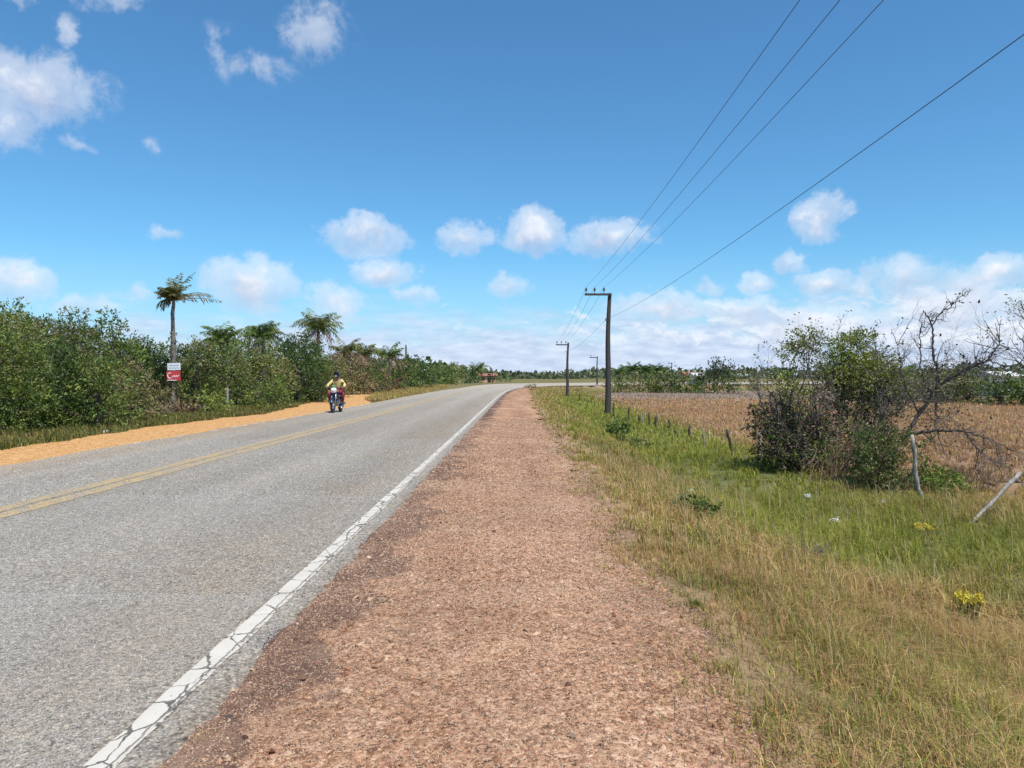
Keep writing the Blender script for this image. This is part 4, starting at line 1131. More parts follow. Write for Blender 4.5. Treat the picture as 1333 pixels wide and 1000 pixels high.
bl = [(*loc(u, v_, dy), r_) for (u, v_, dy, r_) in ((992, 548, -.2, .36), (1006, 578, -.5, .44), (1030, 590, -.6, .55), (1062, 585, -.5, .55), (1088, 560, -.2, .45), (1015, 545, .3, .5), (1050, 555, .4, .5), (1006, 592, -.2, .40), (1075, 590, -.1, .5), (1030, 560, -.2, .5))]
sprigs(m, bl, 1000, .08, MAROON, per=10, length=.26, palvar=(DKG + MDG, .38), shell=.2)
leaves_on(m, tips, 4, .065, [(.16, .13, .115), (.20, .165, .14), (.13, .12, .07), (.10, .11, .04)], .8, .05)
m.build('dry_leaves', M_DRY, root)
m = Mass()
bl = [(*loc(u, v_, dy), r_) for (u, v_, dy, r_) in ((1046, 447, 0, .34), (1060, 450, .1, .26), (1032, 462, 0, .28), (1042, 520, -.3, .36), (1020, 500, -.2, .3), (1072, 590, -.7, .26))]
sprigs(m, bl, 260, .075, LTG, per=10, length=.24, palvar=(OLV, .3), shell=.3)
m.build('green_leaves', M_LEAF, root)
# green crowned bush behind it
bx, by = px(1112, 22), 22.0; bz = ground_z(bx, by)
root = empty('bush', (bx, by, bz)); tag(root, 'bush with yellow green crown over dark twigs, between dry bush and bare tree', 'bush')
def loc(u, v_, dy=0.0): return np.array([px(u, 22 + dy) - bx, dy, pz(v_, 22 + dy) - bz])
m = Mass(); tips = []
for (u, v_, dy) in ((1085, 440, .2), (1090, 420, 0), (1105, 455, -.3), (1125, 445, .3), (1140, 455, -.2), (1155, 480, .4), (1075, 480, -.4), (1150, 520, -.6), (1095, 520, -.8), (1170, 500, .2), (1168, 455, 0)):
    t_ = loc(u, v_, dy); b0 = np.array([rng.normal() * .35, rng.normal() * .3, 0])
    P = wob(b0, b0 + (t_ - b0) * .78, 7, .07); m.add(*tube(P, np.linspace(.05, .015, 7), 5), TWD * (.8 + .5 * rng.random()))
    for q in range(4): grow(m, P[rng.integers(3, 7)], unit((t_ - b0) + rng.normal(size=3) * .9), .8, .012, 2, TW, .7, .12, tips)
m.build('twigs', M_BARK, root)
m = Mass()
bl = [(*loc(u, v_, dy), r_) for (u, v_, dy, r_) in ((1102, 452, 0, .42), (1118, 446, .1, .36), (1090, 478, -.1, .5), (1120, 482, -.2, .55), (1145, 492, .1, .5), (1078, 488, .2, .34), (1150, 470, .3, .3), (1160, 500, 0, .4))]
sprigs(m, bl, 900, .085, LTG, per=11, length=.26, palvar=(OLV, .25), shell=.35)
m.build('crown', M_LEAF, root)
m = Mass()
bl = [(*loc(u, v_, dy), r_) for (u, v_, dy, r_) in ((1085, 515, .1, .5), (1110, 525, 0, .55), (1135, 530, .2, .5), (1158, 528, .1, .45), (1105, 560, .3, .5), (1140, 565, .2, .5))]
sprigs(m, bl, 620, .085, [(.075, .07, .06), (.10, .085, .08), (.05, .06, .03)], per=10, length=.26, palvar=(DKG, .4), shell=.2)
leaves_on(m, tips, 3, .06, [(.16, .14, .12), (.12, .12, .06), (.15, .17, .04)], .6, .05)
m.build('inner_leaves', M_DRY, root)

# bare tree, limbs traced at its own distance
TD = 15.9
bx, by = px(1158, TD), TD; bz = ground_z(bx, by)
root = empty('bare_tree', (bx, by, bz)); tag(root, 'bare spreading tree with dark crooked limbs and a few last leaves, at the right', 'tree')
def loc(u, v_, dy=0.0): return np.array([px(u, TD + dy) - bx, dy, pz(v_, TD + dy) - bz])
LIMB = [([(1157, 648, 0), (1158, 615, 0), (1164, 585, .05), (1180, 566, .05)], .105, .08),
        ([(1180, 566, .05), (1196, 538, .2), (1212, 518, .3), (1219, 500, .35), (1220, 478, .4)], .075, .05),
        ([(1220, 478, .4), (1214, 463, .45), (1213, 440, .5), (1212, 424, .5), (1206, 412, .5), (1201, 404, .5)], .045, .016),
        ([(1212, 424, .5), (1224, 406, .4), (1236, 400, .3), (1244, 390, .3), (1258, 384, .25)], .026, .008),
        ([(1198, 470, .3), (1196, 445, .2), (1198, 430, .2), (1203, 420, .2)], .022, .009),
        ([(1214, 512, .3), (1200, 490, .3), (1198, 470, .3)], .03, .02),
        ([(1219, 505, .3), (1238, 492, .1), (1256, 482, 0), (1272, 475, -.1), (1286, 468, -.15), (1294, 456, -.2), (1300, 446, -.2)], .058, .018),
        ([(1286, 468, -.15), (1305, 478, -.3), (1322, 476, -.4), (1336, 466, -.5)], .026, .010),
        ([(1180, 566, .05), (1200, 564, -.15), (1217, 561, -.25), (1238, 561, -.35), (1255, 561, -.4)], .062, .042),
        ([(1255, 561, -.4), (1266, 575, -.5), (1272, 585, -.5), (1284, 594, -.55), (1300, 607, -.6)], .034, .012),
        ([(1255, 561, -.4), (1275, 568, -.3), (1292, 573, -.2), (1312, 584, -.2)], .026, .008),
        ([(1217, 561, -.25), (1219, 545, 0), (1217, 530, .2), (1218, 512, .32)], .038, .034),
        ([(1164, 585, .05), (1152, 560, .2), (1146, 535, .3), (1140, 505, .4), (1142, 470, .4), (1136, 440, .4)], .035, .01),
        ([(1196, 538, .2), (1180, 510, -.2), (1172, 480, -.3), (1168, 450, -.35)], .03, .01)]
m = Mass(); limbs = []
for pts, r0, r1 in LIMB:
    P = np.array([loc(*q) for q in pts]); k = len(P) * 4
    r0 *= .62; r1 *= .62
    tq = np.linspace(0, len(P) - 1, k); P = np.stack([np.interp(tq, np.arange(len(P)), P[:, i]) for i in range(3)], 1)
    P[1:-1] += rng.normal(size=(k - 2, 3)) * .012
    m.add(*tube(P, np.linspace(r0, r1, k), 6), TWD * .9); limbs.append(P)
m.build('trunk', M_BARK, root)
m = Mass(); tips = []
for li, cnt, ln_, ub in ((1, 12, .7, .1), (2, 14, .24, .0), (3, 14, .18, .0), (4, 7, .32, .2), (5, 8, .5, .1), (6, 26, .55, .15), (7, 8, .5, .2), (8, 13, .6, .0), (9, 10, .45, -.35), (10, 9, .45, -.25), (11, 10, .55, .05), (12, 14, .5, .1), (13, 16, .5, .1), (1, 14, .6, -.1), (6, 12, .5, -.2)):
    P = limbs[li]
    for q in range(int(cnt * 1.35)):
        i_ = rng.integers(2, len(P)); tg = unit(P[i_] - P[i_ - 1])
        grow(m, P[i_], unit(tg * .5 + rdir(1, ub * 2)[0]), ln_ * (.7 + .6 * rng.random()), .009, 3 if li in (1, 6, 12, 13, 11) else 2, TW * .85, .62, ub * .5, tips, .2, (1, 3))
m.build('twigs', M_BARK, root)
m = Mass(); leaves_on(m, tips, 1, .075, [(.06, .06, .04), (.09, .08, .05), (.05, .045, .04), (.10, .11, .05)], .10, .02)
leaves_on(m, [t_ for t_ in tips if t_[0][2] < 2.6], 2, .05, [(.16, .13, .11), (.19, .16, .12), (.14, .14, .06), (.12, .10, .09)], .75, .06)
m.build('last_leaves', M_DRY, root)
# undergrowth at the bare tree's foot
def shrub(label, u, v_, dist, H, r_, pal, leaf, n, palvar=None, name='bush', cat='bush', kind='low'):
    x = px(u, dist); return tree(name, label, x, dist, H, r_, kind, pal, leaf, n, cat, palvar=palvar, tr=.02 * H)
shrub('dark green shrub wrapped round the foot of the bare tree', 1160, 0, 15.75, 1.38, .68, DKG, .055, 700, (OLV, .5), kind='bush')
shrub('small yellowish bush with dry stems between the dry bush and the bare tree', 1118, 0, 17.2, 1.35, .62, OLV, .07, 260, (DED, .5), kind='bush')
shrub('low green weeds right of the whitish fence post', 1222, 0, 15.2, .55, .6, LTG, .07, 170, (MDG, .4))
# arching dry brushwood between the two bushes
m = Mass(); k = 0
bx, by = px(1105, 17.0), 17.0
for i in range(70):
    a0 = np.array([rng.normal() * .45, rng.normal() * .35, 0]); ln_ = 1.1 + rng.random()
    t_ = a0 + np.array([.2 + .9 * rng.random(), rng.normal() * .3, ln_ * .75])
    P = wob(a0, t_, 6, .04); P[:, 2] += .25 * np.sin(np.linspace(0, np.pi, 6))
    m.add(*tube(P, np.linspace(.010, .003, 6), 3, False), np.array([.22, .14, .10]) * (.6 + .7 * rng.random()))
o = m.build('brushwood', M_BARK); o.location = (bx, by, ground_z(bx, by)); tag(o, 'arching reddish dry stems leaning right between the dry bush and the bare tree', 'brushwood')
m = Mass(); tips = []
bx, by = px(1268, 15.5), 15.5
for i in range(26):
    a0 = np.array([rng.normal() * .3, rng.normal() * .25, 0.0])
    grow(m, a0, unit(np.array([rng.normal() * .5, rng.normal() * .4, .9])), .6, .007, 2, np.array([.15, .11, .09]), .7, .1, tips)
o = m.build('brushwood', M_BARK); o.location = (bx, by, ground_z(bx, by)); tag(o, 'thin brown dead brush under the right hand limb of the bare tree', 'brushwood')
# tree at the right edge: limbs reach in from outside the frame
bx, by = px(1392, 16.5), 16.5; bz = ground_z(bx, by)
root = empty('tree', (bx, by, bz)); tag(root, 'tree cut off by the right edge, only its grey green outer branches in view', 'tree')
m = Mass(); tips = []
P = wob((0, 0, -.1), (.05, 0, 2.0), 6, .04); m.add(*tube(P, np.linspace(.12, .08, 6), 7), TWD)
for (u, v_, dy) in ((1322, 400, 0), (1312, 432, -.2), (1318, 460, .2), (1336, 392, .3), (1360, 380, 0), (1400, 390, .3), (1440, 430, .1)):
    t_ = np.array([px(u, 16.5) - bx, dy, pz(v_, 16.5) - bz])
    Q = wob(P[-1 - rng.integers(0, 2)], t_ * .9 + np.array([.05, 0, .15]), 7, .05); m.add(*tube(Q, np.linspace(.045, .014, 7), 5), TWD)
    for q in range(6): grow(m, Q[rng.integers(4, 7)], unit(t_ - P[-1] + rng.normal(size=3) * .8), .34, .009, 1, TW, .6, .2, tips)
m.build('trunk', M_BARK, root)
m = Mass(); leaves_on(m, tips, 5, .075, OLV + DKG, .6, .10, .3); m.build('crown', M_LEAF, root)

# ------------------------------------------------------------------ small plants and litter in the verge
def leafy_plant(label, u, v_, drop, r_, H, pal, leaf, n, name='weed_plant'):
    dep = (CAM_H + drop) * F_PX / (v_ - HY); x0 = px(u, dep)
    root = empty(name, (x0, dep, ground_z(x0, dep))); tag(root, label, 'plant')
    m = Mass(); st = Mass()
    for i in range(n):
        a_ = rng.random() * 6.28; q = math.sqrt(rng.random()) * r_
        e = np.array([math.cos(a_) * q, math.sin(a_) * q * .7, H * (.5 + .5 * rng.random())])
        st.add(*tube(wob((e[0] * .3, e[1] * .3, 0), e, 4, .01), np.linspace(.006, .003, 4), 3, False), np.array([.12, .13, .05]))
        k = 9; pos = e + rng.normal(size=(k, 3)) * leaf * .7
        m.add(*leafquads(pos, leaf * (.7 + .6 * rng.random(k)), pick(pal, k), rdir(k, .5), .7))
    m.build('leaves', M_LEAF, root); st.build('stems', M_BARK, root); return root
leafy_plant('low dark green broadleaf weed in the middle of the near verge', 905, 697, .55, .33, .20, DKG + MDG, .065, 30)
leafy_plant('dark green weed clump in the verge below the nearest utility pole', 806, 581, .75, .40, .66, DKG + MDG, .10, 34)
leafy_plant('smaller green weed trailing right of the clump below the utility pole', 832, 584, .78, .40, .30, MDG + OLV, .09, 18)
leafy_plant('tiny reddish tuft at the far end of the gravel shoulder', 690, 507, .0, .8, .45, OLV + DED, .16, 16)
def at_v(u, v_, drop):
    dep = (CAM_H + drop) * F_PX / (v_ - HY); return px(u, dep), dep
M_BAG = simple('bag_film', (.42, .42, .40), (.66, .66, .65), 14, .5, .006)
def bag(label, u, v_, drop, r_, lift):
    """a crumpled plastic bag with a knotted neck"""
    x0, dep = at_v(u, v_, drop)
    root = empty('plastic_bag', (x0, dep, ground_z(x0, dep) + lift)); tag(root, label, 'litter')
    bm = bmesh.new(); bmesh.ops.create_icosphere(bm, subdivisions=3, radius=r_)
    for v in bm.verts:
        q = v.co / r_; f = 1 + .35 * (vnoise(q.x * 2 + 9, q.y * 2 + q.z * 3, 1.3, 3) - .5) + random.uniform(-.25, .25)
        v.co *= float(f); v.co.z *= .6; v.co.x *= 1.25
    bm_obj('pouch', bm, M_BAG, root)
    t = np.linspace(0, 1, 6)
    tube_obj('knot', [(np.stack([r_ * (.5 + .5 * t), 0 * t, r_ * (.45 + .55 * t)], 1), r_ * np.array([.30, .12, .10, .14, .2, .22]))], M_BAG, root, 6)
bag('white crumpled plastic bag in the grass above the dark broadleaf weed', 897, 650, .62, .070, .10)
bag('white crumpled plastic bag in the grass below the dry leafy bush', 1051, 650, .84, .058, .12)
bag('white plastic bag slightly nearer the camera, in the golden grass below the other white bags', 1087, 676, .80, .065, .11)
bag('small dull white bag in the grass in front of the bare tree foot', 1148, 658, .88, .05, .08)
YEL = [(.66, .52, .05), (.72, .60, .10), (.54, .42, .04)]
def flowers(label, u, v_, drop, r_, n, H, sz):
    x0, dep = at_v(u, v_, drop)
    root = empty('flower_clump', (x0, dep, ground_z(x0, dep))); tag(root, label, 'flowers')
    m = Mass(); st = Mass()
    for i in range(n):
        a_ = rng.random() * 6.28; q = math.sqrt(rng.random()) * r_
        e = np.array([math.cos(a_) * q, math.sin(a_) * q, H * (.8 + .3 * rng.random())])
        st.add(*tube(wob((e[0] * .5, e[1] * .5, 0), e, 4, .01), .0022, 3, False), np.array([.14, .17, .05]))
        k = 7; m.add(*leafquads(np.tile(e, (k, 1)) + rng.normal(size=(k, 3)) * .006, sz, pick(YEL, k), rdir(k, .8), .8))
    m.build('blossoms', M_LEAF, root); st.build('stems', M_GRASS, root)
flowers('clump of bright yellow flowers in the golden near verge', 1262, 783, .62, .12, 70, .30, .024)
flowers('small faded yellow flower patch near the leaning fence post', 1206, 692, .82, .16, 40, .20, .026)
# dead grey weed
x0, dep = at_v(1062, 726, .66)
m = Mass()
for i in range(40): grow(m, (rng.normal() * .06, rng.normal() * .05, 0), unit(np.array([rng.normal(), rng.normal() * .7, .9])), .13, .003, 1, np.array([.16, .13, .11]), .7, .1)
o = m.build('dead_weed', M_BARK); o.location = (x0, dep, ground_z(x0, dep) + .12); tag(o, 'dead grey brown weed tuft standing in the middle of the near verge', 'plant')

# ------------------------------------------------------------------ far side of the field
FB = [(808, 106, 491.5, 1.7, MDG, 'far low green bush just right of the nearest utility pole'),
      (832, 104, 494, 1.9, OLV, 'low pale olive bush, second right of the nearest utility pole across the field'),
      (853, 103, 490, 1.6, MDG, 'mid green bush below the far palm grove'),
      (874, 102, 486.5, 1.9, DKG, 'dark green bush right under the far small pole'),
      (894, 103, 491, 1.7, MDG, 'green bush in front of the orange walled house'),
      (914, 101, 498, 1.5, DKG, 'low dark bush in front of the small white house'),
      (948, 100, 492, 1.5, DKG, 'dark bush immediately right of the big dark tree across the field'),
      (982, 118, 495, 1.3, OLV, 'small olive bush across the field at the left edge of the dry leafy bush')]
for (u, dep, top, r_, pal, lab) in FB:
    x = px(u, dep); tree('bush', lab, x, dep, pz(top, dep) - ground_z(x, dep), r_, 'bush', pal, .3, None, 'bush', palvar=(OLV, .25), per=8)
x = px(930, 103); tree('tree', 'big dark rounded tree across the field, tallest there', x, 103, pz(474, 103) - ground_z(x, 103), 2.2, 'round', [(.025, .042, .016), (.04, .055, .022), (.05, .06, .03)], .32, None, 'tree', per=8)
for i, (u, dep, top) in enumerate(((806, 215, 481), (815, 225, 478), (823, 220, 476), (832, 230, 479), (840, 222, 478), (848, 235, 480), (856, 226, 478), (863, 238, 480))):
    x = px(u, dep); palm('palm in the far grove on the horizon, right of the nearest utility pole', x, dep, pz(top, dep) - ground_z(x, dep) - 1.2, 3.3, nf=20, dead=.15, group='palms of the far grove', tr=.2)
# right hand tree line behind the bare tree
RB = [(1130, 74, 478, 3.0, OLV, 'olive bush across the field, seen through the twigs left of the bare tree'),
      (1178, 72, 484, 2.6, MDG, 'green bush across the field behind the bare tree trunk'),
      (1222, 70, 482, 2.8, OLV, 'pale olive bush across the field, right of the bare tree trunk'),
      (1262, 68, 488, 2.4, MDG, 'green bush across the field under the right limb of the bare tree'),
      (1302, 64, 492, 2.0, DKG, 'dark green rounded bush across the field near the right edge, below the pale roof'),
      (1345, 62, 496, 2.2, DKG, 'dark bush across the field cut off by the right edge')]
for (u, dep, top, r_, pal, lab) in RB:
    x = px(u, dep); tree('bush', lab, x, dep, pz(top, dep) - ground_z(x, dep), r_, 'bush', pal, .22, None, 'bush', palvar=(LTG, .15), per=9)
# houses
M_WALLW = simple('white_render', (.62, .60, .56), (.78, .76, .72), 2, .8, 0); M_WALLO = simple('orange_render', (.55, .30, .16), (.64, .38, .22), 2, .8, 0)
M_ROOFR = simple('clay_tile', (.28, .10, .06), (.42, .17, .10), 5, .8, .02); M_ROOFG = simple('pale_fibre_roof', (.46, .45, .43), (.60, .59, .56), 3, .8, .01)
M_DARKIN = simple('dark_window', (.02, .022, .025), (.04, .04, .045), 3, .3, 0)
def house(label, u, dep, v_base, v_eave, v_ridge, width, wall, roof, dz=None):
    x = px(u, dep); zb = ground_z(x, dep); root = empty('house', (x, dep, zb)); tag(root, label, 'house')
    he = max(1.6, pz(v_eave, dep) - zb); hr = max(he + .5, pz(v_ridge, dep) - zb); w_ = width / F_PX * dep; D_ = 5.0
    bm = bmesh.new(); box(bm, (0, D_ / 2, he / 2 - .2), (w_, D_, he + .4)); bm_obj('wall', bm, wall, root)
    bm = bmesh.new(); o_ = .45
    vs_ = [bm.verts.new(c) for c in ((-w_ / 2 - o_, -o_, he - .06), (w_ / 2 + o_, -o_, he - .06), (w_ / 2 + o_, D_ + o_, he - .06), (-w_ / 2 - o_, D_ + o_, he - .06), (-w_ / 2 - o_, D_ / 2, hr), (w_ / 2 + o_, D_ / 2, hr))]
    for f in ((0, 1, 5, 4), (2, 3, 4, 5), (0, 4, 3), (1, 2, 5), (3, 2, 1, 0)): bm.faces.new([vs_[i] for i in f])
    bm_obj('roof', bm, roof, root)
    bm = bmesh.new(); box(bm, (w_ * .12, -.03, 1.0), (.85, .06, 2.0)); bm_obj('door', bm, M_DARKIN, root)
    for sx_ in (-.28, .34):
        bm = bmesh.new(); box(bm, (w_ * sx_, -.03, min(he - .7, 1.5)), (.9, .06, .8)); bm_obj('window', bm, M_DARKIN, root)
house('low house with a reddish tile roof at the end of the road', 634, 172, 499, 495.5, 488.5, 21, M_WALLO, M_ROOFR)
house('small orange walled house behind the bushes across the field', 899, 150, 500, 489.5, 486.5, 11, M_WALLO, M_ROOFR)
house('tiny white house immediately left of the big dark tree trunk', 910, 128, 500, 494, 491.5, 8, M_WALLW, M_ROOFG)
house('pale roofed house behind the dark bushes near the right edge', 1316, 86, 500, 489, 485.5, 26, M_WALLW, M_ROOFG)
# far woods on the horizon, one mass
m = Mass(); n = 9000
u = 560 + 1000 * rng.random(n); dep = 330 + 160 * rng.random(n)
hh = 3.6 + 5.5 * fbm(u, u * 0, .03, 120) ** 1.3 + 2.2 * (vnoise(u, u * 0, .22, 121) - .3)
hh = hh * np.interp(u, [560, 640, 690, 760, 1000, 1560], [.9, .8, .62, .75, .9, 1.1])
x = px(u, dep); zz = -1.0 + hh * rng.random(n) ** .8
pos = np.column_stack([x, dep, zz])
m.add(*leafquads(pos, 1.5 + 1.2 * rng.random(n), pick([(.075, .105, .05), (.10, .125, .06), (.06, .09, .045), (.15, .14, .08)], n), None, .8))
o = m.build('distant_wood', M_LEAF); tag(o, 'hazy low green woodland along the horizon', 'woodland', kind='stuff')
m = Mass(); n = 7000
u = -900 + 1480 * rng.random(n); dep = 190 + 160 * rng.random(n)
hh = 3.0 + 4.5 * fbm(u, u * 0, .03, 130)
pos = np.column_stack([px(u, dep), dep, hh * rng.random(n) ** .8])
m.add(*leafquads(pos, 1.3 + 1.1 * rng.random(n), pick([(.06, .095, .035), (.085, .115, .045), (.05, .08, .03)], n), None, .8))
o = m.build('distant_wood', M_LEAF); tag(o, 'green woodland mass behind the thicket left of the road', 'woodland', kind='stuff')
# ------------------------------------------------------------------ motorcycle and rider
def flat(name, c, rough=.4, metal=0, spec=.5): 
    return simple(name, tuple(.9 * q for q in c), c, 20, rough, 0, metal, spec)
M_TYRE = flat('tyre_rubber', (.022, .022, .023), .85); M_BLK = flat('black_paint', (.02, .021, .024), .3); M_MET = flat('grey_metal', (.38, .38, .40), .35, .9)
M_BLU = flat('dark_blue_paint', (.02, .03, .075), .25); M_WPT = flat('white_paint', (.78, .78, .80), .3); M_LENS = flat('lamp_glass', (.72, .76, .80), .08)
M_SKIN = flat('skin', (.26, .145, .09), .55); M_SHIRT = simple('yellow_cloth', (.58, .44, .16), (.70, .56, .24), 30, .9, .003); M_MAR = simple('maroon_cloth', (.20, .022, .035), (.30, .04, .055), 25, .9, .003)
M_HELM = flat('helmet_shell', (.02, .022, .03), .15); M_GREEN = flat('green_plastic', (.22, .42, .16), .4); M_SOLE = flat('dark_leather', (.035, .028, .025), .6)
BX, BY = px(440, 31.6), 31.3
bike = empty('motorcycle', (BX, BY, .052), R(-1.0)); tag(bike, 'small motorcycle with white headlight cowl and dark blue front, riding toward the camera', 'motorcycle')
def wheel(y0):
    o = lathe_obj('wheel', [(.03, -.07), (.05, -.06), (.05, .06), (.03, .07), (.018, .0)], M_MET, bike, 14, 'X', (0, 0, 0), closed=True); o.location = (0, y0, .30)
    t = np.linspace(0, 2 * np.pi, 14, endpoint=False)
    lathe_obj('tyre', np.stack([.262 + .042 * np.cos(t), .048 * np.sin(t)], 1), M_TYRE, o, 32, 'X', closed=True)
    lathe_obj('rim', [(.215, -.03), (.228, -.032), (.228, .032), (.215, .03)], M_MET, o, 32, 'X', closed=True)
    tube_obj('spokes', [(np.array([[.03 * s_, .04 * math.cos(a), .04 * math.sin(a)], [0, .22 * math.cos(a + .15 * s_), .22 * math.sin(a + .15 * s_)]]), .006) for a in np.linspace(0, 6.28, 10, endpoint=False) for s_ in (-1, 1)], M_MET, o, 4)
wheel(-.64); wheel(.62)
for s_ in (-1, 1): tube_obj('fork', [(np.array([[.085 * s_, -.64, .30], [.085 * s_, -.52, .62], [.08 * s_, -.42, .92]]), np.array([.028, .026, .022]))], M_MET, bike, 10)
a = np.linspace(R(25), R(165), 14)
def fender(name, y0, a, r_, w_):
    V = []; F = []
    for i, q in enumerate(a):
        for j, (xx, dr) in enumerate(((-w_, -.03), (-w_ * .7, .0), (0, .012), (w_ * .7, 0), (w_, -.03))): V.append((xx, y0 - (r_ + dr) * math.cos(q), .30 + (r_ + dr) * math.sin(q)))
    for i in range(len(a) - 1):
        for j in range(4): F.append((i * 5 + j, i * 5 + j + 1, i * 5 + j + 6, i * 5 + j + 5))
    o = link(name, mesh_np(name, V, F, smooth=True), M_BLU, bike); sm = o.modifiers.new('t', 'SOLIDIFY'); sm.thickness = .006
fender('front_mudguard', -.64, np.linspace(R(15), R(150), 14), .335, .065); fender('rear_mudguard', .62, np.linspace(R(40), R(200), 14), .345, .075)
def lump(name, c, s, mat, rot=0, parent=bike, sub=3):
    bm = bmesh.new(); bmesh.ops.create_cube(bm, size=1)
    bmesh.ops.subdivide_edges(bm, edges=bm.edges[:], cuts=5, use_grid_fill=True)
    for v in bm.verts:
        q = v.co * 2; n_ = (abs(q.x) ** 3.5 + abs(q.y) ** 3.5 + abs(q.z) ** 3.5) ** (1 / 3.5); v.co = q / n_ * .5
        v.co = Vector((v.co.x * s[0], v.co.y * s[1], v.co.z * s[2]))
    bmesh.ops.rotate(bm, cent=(0, 0, 0), matrix=Matrix.Rotation(rot, 3, 'X'), verts=bm.verts)
    bmesh.ops.translate(bm, vec=c, verts=bm.verts)
    return bm_obj(name, bm, mat, parent, True)
cw = lump('headlight_cowl', (0, -.50, .93), (.23, .20, .21), M_WPT, R(12))
lump('headlight', (0, -.595, .93), (.13, .06, .11), M_LENS, R(12), cw)
lump('windscreen', (0, -.53, 1.09), (.15, .04, .10), M_GREEN, R(25), cw)
for s_ in (-1, 1):
    lump('indicator', (.185 * s_, -.55, .90), (.08, .05, .05), flat('amber_lens', (.65, .25, .03), .2))
    lump('side_fairing', (.135 * s_, -.34, .70), (.05, .34, .38), M_BLU, R(20))
    mr_ = tube_obj('mirror', [(np.array([[.24 * s_, -.40, 1.03], [.30 * s_, -.42, 1.16], [.35 * s_, -.42, 1.22]]), .008)], M_BLK, bike, 6)
    lump('mirror_glass', (.36 * s_, -.42, 1.24), (.11, .03, .075), M_BLK, 0, mr_)
    tube_obj('footpeg', [(np.array([[.09 * s_, .0, .33], [.25 * s_, .0, .33]]), .018)], M_BLK, bike, 8)
lump('front_plate', (0, -.47, .70), (.20, .06, .20), M_BLU, R(15))
lump('fuel_tank', (0, -.13, .84), (.27, .46, .20), M_BLU, R(-6)); lump('seat', (0, .33, .80), (.25, .68, .10), M_BLK, R(3))
lump('engine', (0, -.02, .42), (.24, .36, .30), M_MET); lump('tail', (0, .66, .82), (.17, .28, .12), M_BLU, R(10))
tube_obj('frame', [(np.array([[0, -.42, .9], [0, -.28, .55], [0, -.2, .28], [0, .2, .28], [0, .3, .7]]), .024), (np.array([[.07, .2, .3], [.09, .62, .30]]), .02), (np.array([[-.07, .2, .3], [-.09, .62, .30]]), .02)], M_BLK, bike, 8)
tube_obj('exhaust', [(np.array([[.08, -.15, .42], [.11, -.22, .25], [.13, .05, .22], [.15, .35, .27], [.16, .75, .36]]), np.array([.02, .02, .022, .045, .05]))], M_MET, bike, 10)
hb = tube_obj('handlebar', [(np.array([[-.37, -.33, 1.01], [-.22, -.37, 1.03], [-.08, -.42, .97], [.08, -.42, .97], [.22, -.37, 1.03], [.37, -.33, 1.01]]), .013)], M_BLK, bike, 8)
for s_ in (-1, 1): tube_obj('grip', [(np.array([[.26 * s_, -.36, 1.024], [.385 * s_, -.326, 1.008]]), .019)], M_TYRE, hb, 8)
for s_ in (-1, 1): tube_obj('shock_absorber', [(np.array([[.11 * s_, .60, .34], [.10 * s_, .45, .74]]), .028)], M_MET, bike, 8)

def skin_obj(name, J, E, mat, parent, sub=2, rootj=None):
    ks = list(J); ix = {k_: i for i, k_ in enumerate(ks)}
    me = bpy.data.meshes.new(name + '_skeleton'); me.from_pydata([J[k_][:3] for k_ in ks], [(ix[a_], ix[b_]) for a_, b_ in E], [])
    tmp = bpy.data.objects.new('tmp', me); COL.objects.link(tmp)
    tmp.modifiers.new('s', 'SKIN').use_smooth_shade = True
    for i, k_ in enumerate(ks):
        sv_ = me.skin_vertices[0].data[i]; r_ = J[k_][3]; sv_.radius = (r_, J[k_][4] if len(J[k_]) > 4 else r_)
        sv_.use_root = (k_ == (rootj or ks[0]))
    s2 = tmp.modifiers.new('u', 'SUBSURF'); s2.levels = sub; s2.render_levels = sub
    dg = bpy.context.evaluated_depsgraph_get()
    m2 = bpy.data.meshes.new_from_object(tmp.evaluated_get(dg)); m2.name = name
    bpy.data.objects.remove(tmp)
    for p in m2.polygons: p.use_smooth = True
    m2.materials.clear()
    return link(name, m2, mat, parent)
rider = empty('person', (BX, BY, .052), R(-1.0)); tag(rider, 'rider in a dark helmet, yellow shirt and maroon trousers sitting on the motorcycle', 'person')
J = {'pel': (0, .22, .90, .13), 'waist': (0, .20, 1.03, .12), 'chest': (0, .14, 1.22, .135), 'neck0': (0, .08, 1.38, .075), 'neck': (0, .05, 1.45, .056), 'head': (0, .02, 1.56, .092), 'crown': (0, .03, 1.64, .075)}
E = [('pel', 'waist'), ('waist', 'chest'), ('chest', 'neck0'), ('neck0', 'neck'), ('neck', 'head'), ('head', 'crown')]
for s_, n_ in ((-1, 'a'), (1, 'b')):
    J.update({'sh' + n_: (.17 * s_, .09, 1.345, .06), 'el' + n_: (.37 * s_, -.06, 1.13, .044), 'wr' + n_: (.335 * s_, -.27, 1.055, .030), 'pm' + n_: (.325 * s_, -.325, 1.045, .036),
              'hp' + n_: (.11 * s_, .18, .87, .088), 'kn' + n_: (.29 * s_, -.20, .79, .062), 'ca' + n_: (.275 * s_, -.10, .60, .056), 'an' + n_: (.235 * s_, .04, .40, .038), 'to' + n_: (.245 * s_, -.12, .355, .032)})
    E += [('neck0', 'sh' + n_), ('sh' + n_, 'el' + n_), ('el' + n_, 'wr' + n_), ('wr' + n_, 'pm' + n_), ('pel', 'hp' + n_), ('hp' + n_, 'kn' + n_), ('kn' + n_, 'ca' + n_), ('ca' + n_, 'an' + n_), ('an' + n_, 'to' + n_)]
body = skin_obj('body', J, E, M_SKIN, rider, 2, 'pel')
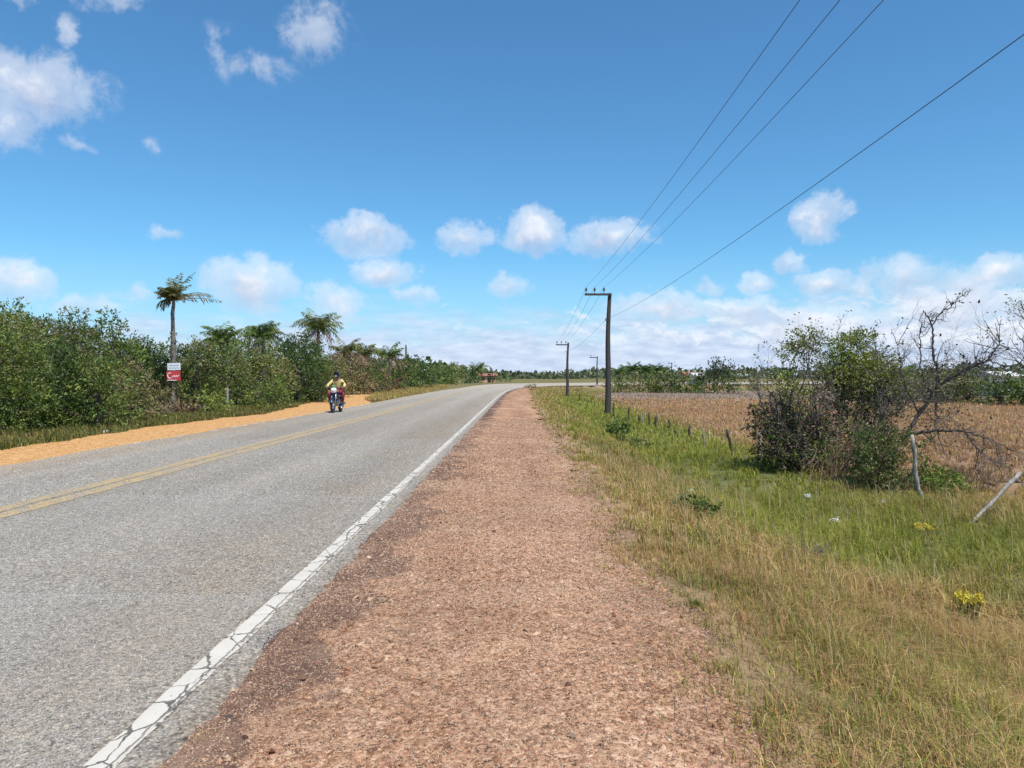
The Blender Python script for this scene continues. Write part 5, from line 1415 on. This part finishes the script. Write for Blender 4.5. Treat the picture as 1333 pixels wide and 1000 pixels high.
# five fingers curled round each grip, joined to the body mesh
bmx = bmesh.new(); bmx.from_mesh(body.data)
def add_tube(bmx, P, r_, sides=6):
    v_, f_ = tube(P, r_, sides); vs_ = [bmx.verts.new(q) for q in v_]
    for f in f_:
        try: bmx.faces.new([vs_[i] for i in f])
        except ValueError: pass
for s_ in (-1, 1):
    for i, ln_ in enumerate((.9, 1.0, .95, .78)):
        cx = (.29 + i * .022) * s_; cy = -.345 + i * .005; cz = 1.021 - i * .003
        a = np.linspace(R(110), R(110) + 3.6 * ln_, 6)
        add_tube(bmx, np.stack([cx + 0 * a, cy - .01 + .027 * np.cos(a) * 1.05, cz + .027 * np.sin(a)], 1), np.linspace(.0095, .007, 6))
    a = np.linspace(R(60), R(60) - 2.2, 5)
    add_tube(bmx, np.stack([.275 * s_ + 0 * a - .012 * s_ * np.linspace(0, 1, 5), -.352 + .027 * np.cos(a), 1.022 + .027 * np.sin(a)], 1), np.linspace(.011, .008, 5))
bmx.to_mesh(body.data); bmx.free()
# face
for s_ in (-1, 1): lump('eye', (.034 * s_, -.070, 1.575), (.028, .014, .014), M_WPT, 0, rider); lump('ear', (.098 * s_, .03, 1.56), (.02, .045, .065), M_SKIN, 0, rider)
lump('nose', (0, -.085, 1.548), (.03, .035, .05), M_SKIN, 0, rider); lump('mouth', (0, -.074, 1.512), (.05, .014, .012), flat('lip', (.22, .08, .07), .5), 0, rider)
K_ = {k_: (v_[0], v_[1], v_[2], v_[3] * 1.14 + .010) for k_, v_ in J.items()}
SJ = {k_: K_[k_] for k_ in ('waist', 'chest', 'neck0', 'sha', 'ela', 'shb', 'elb')}; SJ['hem'] = (0, .21, .93, .155)
for n_ in 'ab':
    e_, w_ = J['el' + n_], J['wr' + n_]; SJ['cf' + n_] = (*(np.array(e_[:3]) * .22 + np.array(w_[:3]) * .78), .050)
skin_obj('shirt', SJ, [('hem', 'waist'), ('waist', 'chest'), ('chest', 'neck0'), ('neck0', 'sha'), ('sha', 'ela'), ('ela', 'cfa'), ('neck0', 'shb'), ('shb', 'elb'), ('elb', 'cfb')], M_SHIRT, rider, 2, 'chest')
TJ = {k_: K_[k_] for k_ in ('pel', 'hpa', 'hpb', 'kna', 'knb', 'caa', 'cab')}
for n_, s_ in (('a', -1), ('b', 1)):
    q = np.array(J['an' + n_][:3]) + [0, 0, .05]; TJ['he' + n_] = (*q, .066)
    TJ['kn' + n_] = (*J['kn' + n_][:3], .092); TJ['ca' + n_] = (*J['ca' + n_][:3], .082)
skin_obj('trousers', TJ, [('pel', 'hpa'), ('pel', 'hpb'), ('hpa', 'kna'), ('kna', 'caa'), ('caa', 'hea'), ('hpb', 'knb'), ('knb', 'cab'), ('cab', 'heb')], M_MAR, rider, 2, 'pel')
for n_, s_ in (('a', -1), ('b', 1)): lump('shoe', (.242 * s_, -.05, .352), (.10, .27, .09), M_SOLE, R(-6), rider)
# open faced helmet: shell with an opening, visor flipped up
V = []; F = []; nu, nv = 32, 18
for i in range(nv + 1):
    th = math.pi * i / nv
    for j in range(nu):
        ph_ = 2 * math.pi * j / nu
        V.append((.128 * math.sin(th) * math.sin(ph_), .02 - .150 * math.sin(th) * math.cos(ph_), 1.585 + .142 * math.cos(th)))
for i in range(nv):
    for j in range(nu):
        ph_ = 2 * math.pi * (j + .5) / nu; pc_ = min(ph_, 2 * math.pi - ph_); th = math.pi * (i + .5) / nv
        if pc_ < .85 and 1.30 < th < 2.05: continue
        if th > 2.55: continue
        j2 = (j + 1) % nu; F.append((i * nu + j, (i + 1) * nu + j, (i + 1) * nu + j2, i * nu + j2))
hl = link('helmet', mesh_np('helmet', V, F, smooth=True), M_HELM, rider); sm = hl.modifiers.new('t', 'SOLIDIFY'); sm.thickness = .012
lump('visor', (0, -.12, 1.675), (.19, .10, .05), M_HELM, R(-35), hl); lump('painted_highlight', (0, -.155, 1.60 - .075), (.08, .02, .03), M_WPT, 0, hl)  # small white lump stands in for the bright reflection on the visor
